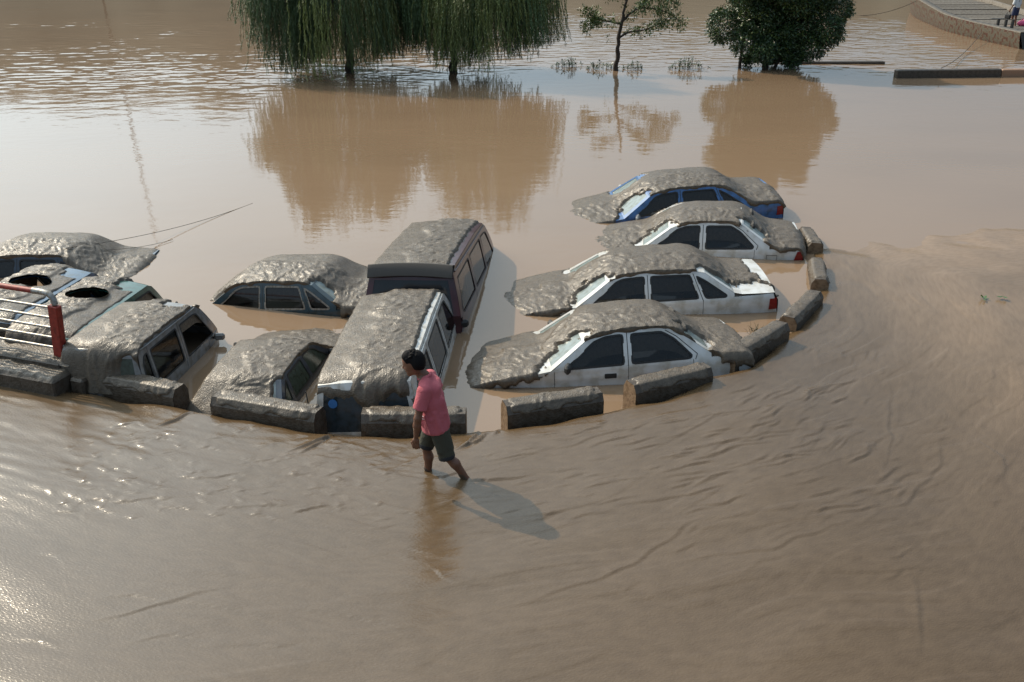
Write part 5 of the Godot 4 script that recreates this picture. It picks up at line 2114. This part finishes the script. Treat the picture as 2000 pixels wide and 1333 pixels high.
func make_people() -> void:
	# the wading man walks to the left; +z is towards the camera and so his left side
	var o := thing("person", "man in a pink polo shirt and olive shorts wading barefoot through mud", "person", Transform3D(Basis.from_scale(Vector3.ONE * 0.975), Vector3(-0.82, 0.22, -8.786)))
	var hipl := Vector3(0.05, 0.70, 0.085)
	var hipr := Vector3(0.0, 0.70, -0.085)
	var kneel := Vector3(0.125, 0.325, 0.1)
	var ankl := Vector3(0.35, 0.0, 0.09)
	var kneer := Vector3(-0.115, 0.34, -0.08)
	var ankr := Vector3(-0.105, -0.06, -0.085)
	var chest := Vector3(-0.045, 1.04, 0)
	var neck := Vector3(-0.1, 1.235, 0)
	var head := Vector3(-0.2, 1.385, 0)
	var shl := Vector3(-0.085, 1.165, 0.175)
	var shr := Vector3(-0.055, 1.165, -0.175)
	var ell := Vector3(-0.155, 0.86, 0.235)
	var elr := Vector3(0.05, 0.9, -0.25)
	var wrl := Vector3(-0.185, 0.615, 0.225)
	var wrr := Vector3(-0.02, 0.68, -0.28)
	var g := Geo.new()
	var body := [
		[Vector3(0.02, 0.72, 0.06), Vector3(-0.03, 1.0, 0.05), 0.095, 0.1], [Vector3(0.02, 0.72, -0.06), Vector3(-0.03, 1.0, -0.05), 0.095, 0.1], [chest, neck + Vector3(0.03, -0.05, 0), 0.1, 0.06],
		[neck + Vector3(0.02, -0.03, 0), Vector3(-0.165, 1.33, 0), 0.058, 0.052], [shl, neck, 0.05, 0.05], [shr, neck, 0.05, 0.05],
		[shl, ell, 0.047, 0.039], [ell, ell.lerp(wrl, 0.35), 0.039, 0.041], [ell.lerp(wrl, 0.35), wrl, 0.041, 0.025], [shr, elr, 0.047, 0.039], [elr, wrr, 0.04, 0.025],
		[hipl, kneel, 0.08, 0.052], [kneel, kneel.lerp(ankl, 0.35) + Vector3(0.012, 0.012, 0), 0.05, 0.053], [kneel.lerp(ankl, 0.35) + Vector3(0.012, 0.012, 0), ankl, 0.053, 0.033],
		[hipr, kneer, 0.08, 0.052], [kneer, kneer.lerp(ankr, 0.35) + Vector3(0.02, 0, 0), 0.05, 0.054], [kneer.lerp(ankr, 0.35) + Vector3(0.02, 0, 0), ankr, 0.054, 0.034],
		[ankl, ankl + Vector3(0.03, -0.05, 0), 0.034, 0.034], [ankl + Vector3(0.03, -0.05, 0), ankl + Vector3(-0.08, -0.13, 0), 0.035, 0.028],
		[ankr + Vector3(0.04, -0.05, 0), ankr + Vector3(-0.15, -0.08, 0), 0.036, 0.026], [ankr, ankr + Vector3(0.03, -0.05, 0), 0.034, 0.036]]
	nets(g, body, 0.0115, 0.03)
	# the head, turned a little away from the camera and bent forward
	var t := Transform3D(Basis(Vector3.UP, -0.1) * Basis(Vector3.BACK, 0.16), head)
	var hb := []
	for q in [
		[[0.035, 0.045, 0.0], [-0.02, 0.05, 0.0], 0.094, 0.092, 0.03], [[0.0, 0.0, 0.022], [0.0, 0.0, -0.022], 0.076, 0.076, 0.03], [[-0.045, -0.03, 0.018], [-0.045, -0.03, -0.018], 0.05, 0.05, 0.03],
		[[-0.06, -0.095, 0.012], [-0.06, -0.095, -0.012], 0.028, 0.028, 0.03], [[0.02, -0.075, 0.045], [-0.05, -0.092, 0.02], 0.022, 0.022, 0.03], [[0.02, -0.075, -0.045], [-0.05, -0.092, -0.02], 0.022, 0.022, 0.03],
		[[-0.088, 0.026, 0.032], [-0.094, 0.024, 0.008], 0.014, 0.014, 0.014], [[-0.088, 0.026, -0.032], [-0.094, 0.024, -0.008], 0.014, 0.014, 0.014],
		[[-0.096, 0.012, 0.0], [-0.117, -0.026, 0.0], 0.009, 0.0135, 0.012], [[-0.108, -0.032, 0.012], [-0.108, -0.032, -0.012], 0.009, 0.009, 0.008],
		[[-0.09, -0.057, 0.018], [-0.097, -0.057, 0.0], 0.0075, 0.0085, 0.006], [[-0.09, -0.057, -0.018], [-0.097, -0.057, 0.0], 0.0075, 0.0085, 0.006], [[-0.088, -0.072, 0.014], [-0.093, -0.073, 0.0], 0.0085, 0.009, 0.006], [[-0.088, -0.072, -0.014], [-0.093, -0.073, 0.0], 0.0085, 0.009, 0.006],
		[[-0.07, -0.025, 0.042], [-0.05, -0.02, 0.054], 0.018, 0.018, 0.02], [[-0.07, -0.025, -0.042], [-0.05, -0.02, -0.054], 0.018, 0.018, 0.02],
		[[0.022, 0.02, 0.082], [0.018, -0.028, 0.078], 0.013, 0.009, 0.006], [[0.03, 0.018, 0.09], [0.03, -0.01, 0.088], 0.009, 0.008, 0.004], [[0.022, 0.02, -0.082], [0.018, -0.028, -0.078], 0.013, 0.009, 0.006], [[0.03, 0.018, -0.09], [0.03, -0.01, -0.088], 0.009, 0.008, 0.004]]:
		hb.append([t * Vector3(q[0][0], q[0][1], q[0][2]), t * Vector3(q[1][0], q[1][1], q[1][2]), q[2], q[3], q[4]])
	hb.append([head + Vector3(0.04, -0.06, 0), neck + Vector3(0.015, 0.02, 0), 0.054, 0.055, 0.03])
	nets(g, hb, 0.0045, 0.02)
	hand(g, wrl, Vector3(-0.08, -1, 0.0).normalized(), Vector3(0.35, 0, -0.9).normalized(), Vector3(-1, 0, -0.2), 1.0)
	hand(g, wrr, Vector3(-0.3, -0.95, 0.0).normalized(), Vector3(0.2, 0, 0.95).normalized(), Vector3(-1, 0.2, 0.1), 1.0)
	part(o, "body", g, "skin")
	# eyes and brows
	for s in [-1.0, 1.0]:
		g = Geo.new()
		g.ball(t * Vector3(-0.083, 0.008, s * 0.031), Vector3.ONE * 0.0125, 10)
		var ey := part(o, "eye", g, "eye_white")
		g = Geo.new()
		g.ball(t * Vector3(-0.0925, 0.008, s * 0.032), Vector3.ONE * 0.006, 8)
		part(ey, "iris", g, "hair")
		g = Geo.new()
		nets(g, [[t * Vector3(-0.098, 0.038, s * 0.014), t * Vector3(-0.08, 0.04, s * 0.05), 0.006, 0.004]], 0.003, 0.004)
		part(o, "eyebrow", g, "hair")
	# hair: a cap over the skull, short above the ears and down the nape
	g = Geo.new()
	var cap := []
	for q in [[[0.038, 0.055, 0.0], [-0.02, 0.062, 0.0], 0.0975, 0.094], [[0.05, 0.02, 0.03], [0.05, 0.02, -0.03], 0.079, 0.079], [[0.07, -0.02, 0.02], [0.07, -0.02, -0.02], 0.055, 0.055], [[-0.05, 0.1, 0.03], [-0.05, 0.1, -0.03], 0.05, 0.05]]:
		cap.append([t * Vector3(q[0][0], q[0][1], q[0][2]), t * Vector3(q[1][0], q[1][1], q[1][2]), q[2], q[3]])
	for i in 60:
		var a := rng.randf() * TAU
		var e := rng.randf_range(0.1, 1.5)
		var d := Vector3(cos(a) * cos(e), sin(e), sin(a) * cos(e))
		var p := Vector3(0.01, 0.06, 0) + d * 0.102
		cap.append([t * p, t * (p + d * 0.006), 0.011, 0.006, 0.01])
	var n1 := (t.basis * Vector3(-0.8, -0.62, 0)).normalized()
	var n2 := (t.basis * Vector3(-0.25, -1.0, 0)).normalized()
	nets(g, cap, 0.0055, 0.02, [[n1, n1.dot(t * Vector3(-0.075, 0.085, 0))], [n2, n2.dot(t * Vector3(0.04, -0.035, 0))]])
	part(o, "hair", g, "hair")
	# polo shirt
	g = Geo.new()
	var hem := Vector3(0.16, -1.0, 0).normalized()
	var folds := [
		[Vector3(0.03, 0.66, 0.075), Vector3(-0.02, 0.98, 0.075), 0.13, 0.122], [Vector3(0.03, 0.66, -0.075), Vector3(-0.02, 0.98, -0.075), 0.13, 0.122],
		[Vector3(-0.04, 0.62, 0.03), Vector3(-0.07, 0.95, 0.03), 0.1, 0.105], [Vector3(-0.02, 0.98, 0.07), Vector3(-0.05, 1.12, 0.09), 0.118, 0.085], [Vector3(-0.02, 0.98, -0.07), Vector3(-0.05, 1.12, -0.09), 0.118, 0.085],
		[Vector3(0.0, 1.12, 0.08), Vector3(0.0, 1.12, -0.08), 0.085, 0.085], [shl + Vector3(0.01, 0, 0), neck + Vector3(0.03, -0.03, 0.03), 0.07, 0.07], [shr + Vector3(0.01, 0, 0), neck + Vector3(0.03, -0.03, -0.03), 0.07, 0.07],
		# fine folds from the shoulder and across the back
		[Vector3(-0.15, 1.0, 0.06), Vector3(-0.12, 0.72, 0.1), 0.018, 0.02, 0.03], [Vector3(0.1, 1.02, 0.1), Vector3(0.15, 0.72, 0.08), 0.02, 0.025, 0.04], [Vector3(0.02, 0.9, 0.195), Vector3(0.08, 0.68, 0.19), 0.014, 0.02, 0.03], [Vector3(-0.08, 0.86, 0.18), Vector3(-0.02, 0.66, 0.195), 0.012, 0.018, 0.03], [Vector3(0.12, 0.86, 0.12), Vector3(-0.02, 0.82, 0.195), 0.01, 0.012, 0.03]]
	nets(g, folds, 0.01, 0.035, [[hem, hem.dot(Vector3(0.0, 0.625, 0))], [Vector3(-0.45, 0.9, 0).normalized(), Vector3(-0.45, 0.9, 0).normalized().dot(neck + Vector3(0, 0.025, 0))]])
	wrinkle(g, 0.0075, Vector3(4.5, 2.6, 4.5), 3.0)
	var sh := part(o, "shirt", g, "pink_cloth")
	for s in 2:
		g = Geo.new()
		var a := shl if s == 0 else shr
		var b := ell if s == 0 else elr
		var d := (b - a).normalized()
		var end := a.lerp(b, 0.66)
		nets(g, [[a + Vector3(0.005, 0.0, 0), a.lerp(b, 0.8), 0.07, 0.078], [a + Vector3(0.0, -0.02, 0), Vector3(-0.03, 1.06, 0.1 if s == 0 else -0.1), 0.06, 0.07]], 0.009, 0.03, [[d, d.dot(end)]])
		wrinkle(g, 0.005, Vector3(5, 4, 5), 9.0 + s)
		part(sh, "sleeve", g, "pink_cloth")
	g = Geo.new()
	var col := PackedVector3Array()
	for i in 15:
		var a := TAU * i / 14.0
		col.append(neck + Vector3(0.012 + cos(a) * 0.068, 0.016 + cos(a) * 0.026, sin(a) * 0.072))
	g.tube(col, PackedFloat32Array([0.017]), 8)
	part(sh, "collar", g, "pink_cloth")
	# the pale bands across the front of the shirt
	for y in [0.84, 0.81]:
		g = Geo.new()
		var band := []
		for i in 9:
			var a := lerpf(2.0, 3.6, i / 8.0)
			band.append(Vector3(-0.035 + cos(a) * 0.142, y, 0.012 + sin(a) * 0.165))
		var bb := []
		for i in 8:
			bb.append([band[i], band[i + 1], 0.007, 0.007])
		nets(g, bb, 0.004, 0.006)
		part(sh, "stripe", g, "pale_stripe")
	# shorts with turned-up hems
	g = Geo.new()
	var dl := (kneel - hipl).normalized()
	var dr := (kneer - hipr).normalized()
	nets(g, [[hipl, kneel + dl * 0.04, 0.105, 0.088], [Vector3(0.03, 0.74, 0.05), Vector3(0.03, 0.74, -0.05), 0.115, 0.115], [hipl + Vector3(0.04, 0.02, 0), hipr + Vector3(0.04, 0.02, 0), 0.095, 0.095], [Vector3(0.0, 0.6, 0.14), Vector3(0.06, 0.42, 0.17), 0.02, 0.025, 0.04], [Vector3(0.13, 0.6, 0.1), Vector3(0.17, 0.42, 0.09), 0.02, 0.02, 0.04]], 0.01, 0.03, [[dl, dl.dot(kneel + dl * 0.02)], [Vector3.UP, 0.665]])
	wrinkle(g, 0.006, Vector3(4, 4, 4), 5.0)
	var so := part(o, "shorts", g, "olive_cloth")
	g = Geo.new()
	nets(g, [[hipr, kneer + dr * 0.04, 0.103, 0.084]], 0.01, 0.03, [[dr, dr.dot(kneer - dr * 0.0)], [Vector3.UP, 0.665]])
	wrinkle(g, 0.006, Vector3(4, 4, 4), 15.0)
	part(so, "far_leg", g, "olive_cloth")
	for q in [[kneel + dl * 0.005, dl, 0.09], [kneer - dr * 0.015, dr, 0.086]]:
		g = Geo.new()
		nets(g, [[q[0] - q[1] * 0.1, q[0] + q[1] * 0.1, q[2] + 0.004, q[2] + 0.003]], 0.008, 0.01, [[q[1], q[1].dot(q[0] + q[1] * 0.022)], [-q[1], (-q[1]).dot(q[0] - q[1] * 0.028)]])
		part(so, "cuff", g, "black_cloth")
	# mud up to the ankles
	for q in [[ankl.lerp(kneel, 0.3), ankl + Vector3(0.0, -0.02, 0)], [ankr.lerp(kneer, 0.28), ankr]]:
		g = Geo.new()
		nets(g, [[q[0], q[1], 0.043, 0.041]], 0.008, 0.01)
		part(o, "muddy_ankle", g, "muddy_skin")

	# the person on the barge, turned away to the river
	var b := thing("person", "person in navy shorts and white top standing on the barge holding a black bag", "person", Transform3D(Basis(Vector3.UP, 0.5), Vector3(25.95, 0.47, -51.4)))
	g = Geo.new()
	var h2 := [
		[Vector3(0.09, 0.88, 0), Vector3(0.12, 0.48, -0.02), 0.085, 0.055], [Vector3(0.12, 0.48, -0.02), Vector3(0.12, 0.08, 0.04), 0.055, 0.036], [Vector3(0.12, 0.03, 0.03), Vector3(0.13, 0.03, -0.15), 0.04, 0.03],
		[Vector3(-0.09, 0.88, 0), Vector3(-0.1, 0.48, -0.05), 0.085, 0.055], [Vector3(-0.1, 0.48, -0.05), Vector3(-0.1, 0.08, 0.0), 0.055, 0.036], [Vector3(-0.1, 0.03, 0.0), Vector3(-0.11, 0.03, -0.18), 0.04, 0.03],
		[Vector3(0, 0.9, 0), Vector3(0, 1.3, -0.02), 0.11, 0.11], [Vector3(0, 1.38, -0.02), Vector3(0, 1.48, -0.04), 0.055, 0.05], [Vector3(0, 1.52, -0.05), Vector3(0, 1.6, -0.05), 0.075, 0.09],
		[Vector3(0.19, 1.32, -0.02), Vector3(0.26, 1.05, 0.0), 0.045, 0.038], [Vector3(0.26, 1.05, 0.0), Vector3(0.25, 0.82, -0.1), 0.036, 0.026], [Vector3(-0.19, 1.32, -0.02), Vector3(-0.28, 1.06, -0.02), 0.045, 0.038], [Vector3(-0.28, 1.06, -0.02), Vector3(-0.34, 0.84, -0.1), 0.036, 0.026], [Vector3(0.19, 1.34, -0.02), Vector3(-0.19, 1.34, -0.02), 0.06, 0.06]]
	nets(g, h2, 0.016, 0.03)
	hand(g, Vector3(0.25, 0.82, -0.1), Vector3(0, -1, -0.2).normalized(), Vector3(-1, 0, 0), Vector3(0, 0, -1))
	hand(g, Vector3(-0.34, 0.84, -0.1), Vector3(0, -1, -0.2).normalized(), Vector3(1, 0, 0), Vector3(0, 0, -1))
	part(b, "body", g, "skin")
	g = Geo.new()
	nets(g, [[Vector3(0.08, 0.95, 0), Vector3(0.12, 0.5, -0.02), 0.115, 0.1], [Vector3(-0.08, 0.95, 0), Vector3(-0.11, 0.5, -0.04), 0.115, 0.1]], 0.014, 0.03, [[Vector3.DOWN, -0.55], [Vector3.UP, 1.0]])
	part(b, "shorts", g, "navy_cloth")
	g = Geo.new()
	nets(g, [[Vector3(0.06, 0.95, 0), Vector3(0.08, 1.28, -0.02), 0.13, 0.12], [Vector3(-0.06, 0.95, 0), Vector3(-0.08, 1.28, -0.02), 0.13, 0.12], [Vector3(0.2, 1.32, -0.02), Vector3(-0.2, 1.32, -0.02), 0.075, 0.075], [Vector3(0.2, 1.32, -0.02), Vector3(0.25, 1.12, -0.01), 0.07, 0.068], [Vector3(-0.2, 1.32, -0.02), Vector3(-0.26, 1.12, -0.02), 0.07, 0.068]], 0.014, 0.03, [[Vector3.DOWN, -0.93], [Vector3.UP, 1.41]])
	part(b, "shirt", g, "white_cloth")
	g = Geo.new()
	nets(g, [[Vector3(0, 1.57, -0.03), Vector3(0, 1.62, -0.03), 0.09, 0.097]], 0.012, 0.02, [[Vector3(0, -0.7, -0.7), Vector3(0, -0.7, -0.7).dot(Vector3(0, 1.58, -0.09))]])
	part(b, "hair", g, "hair")
	var bag := thing("black_bag", "black bag held in the hand of the person on the barge", "bag", Transform3D(Basis(Vector3.UP, 0.5), Vector3(25.95, 0.47, -51.4)))
	g = Geo.new()
	g.box(Transform3D(Basis(), Vector3(-0.36, 0.5, -0.14)), Vector3(0.14, 0.24, 0.34), 0.05)
	part(bag, "pouch", g, "black_cloth")
	g = Geo.new()
	g.tube(PackedVector3Array([Vector3(-0.36, 0.6, -0.26), Vector3(-0.35, 0.72, -0.18), Vector3(-0.35, 0.72, -0.1), Vector3(-0.36, 0.6, -0.02)]), PackedFloat32Array([0.012]), 6)
	part(bag, "strap", g, "black_cloth")
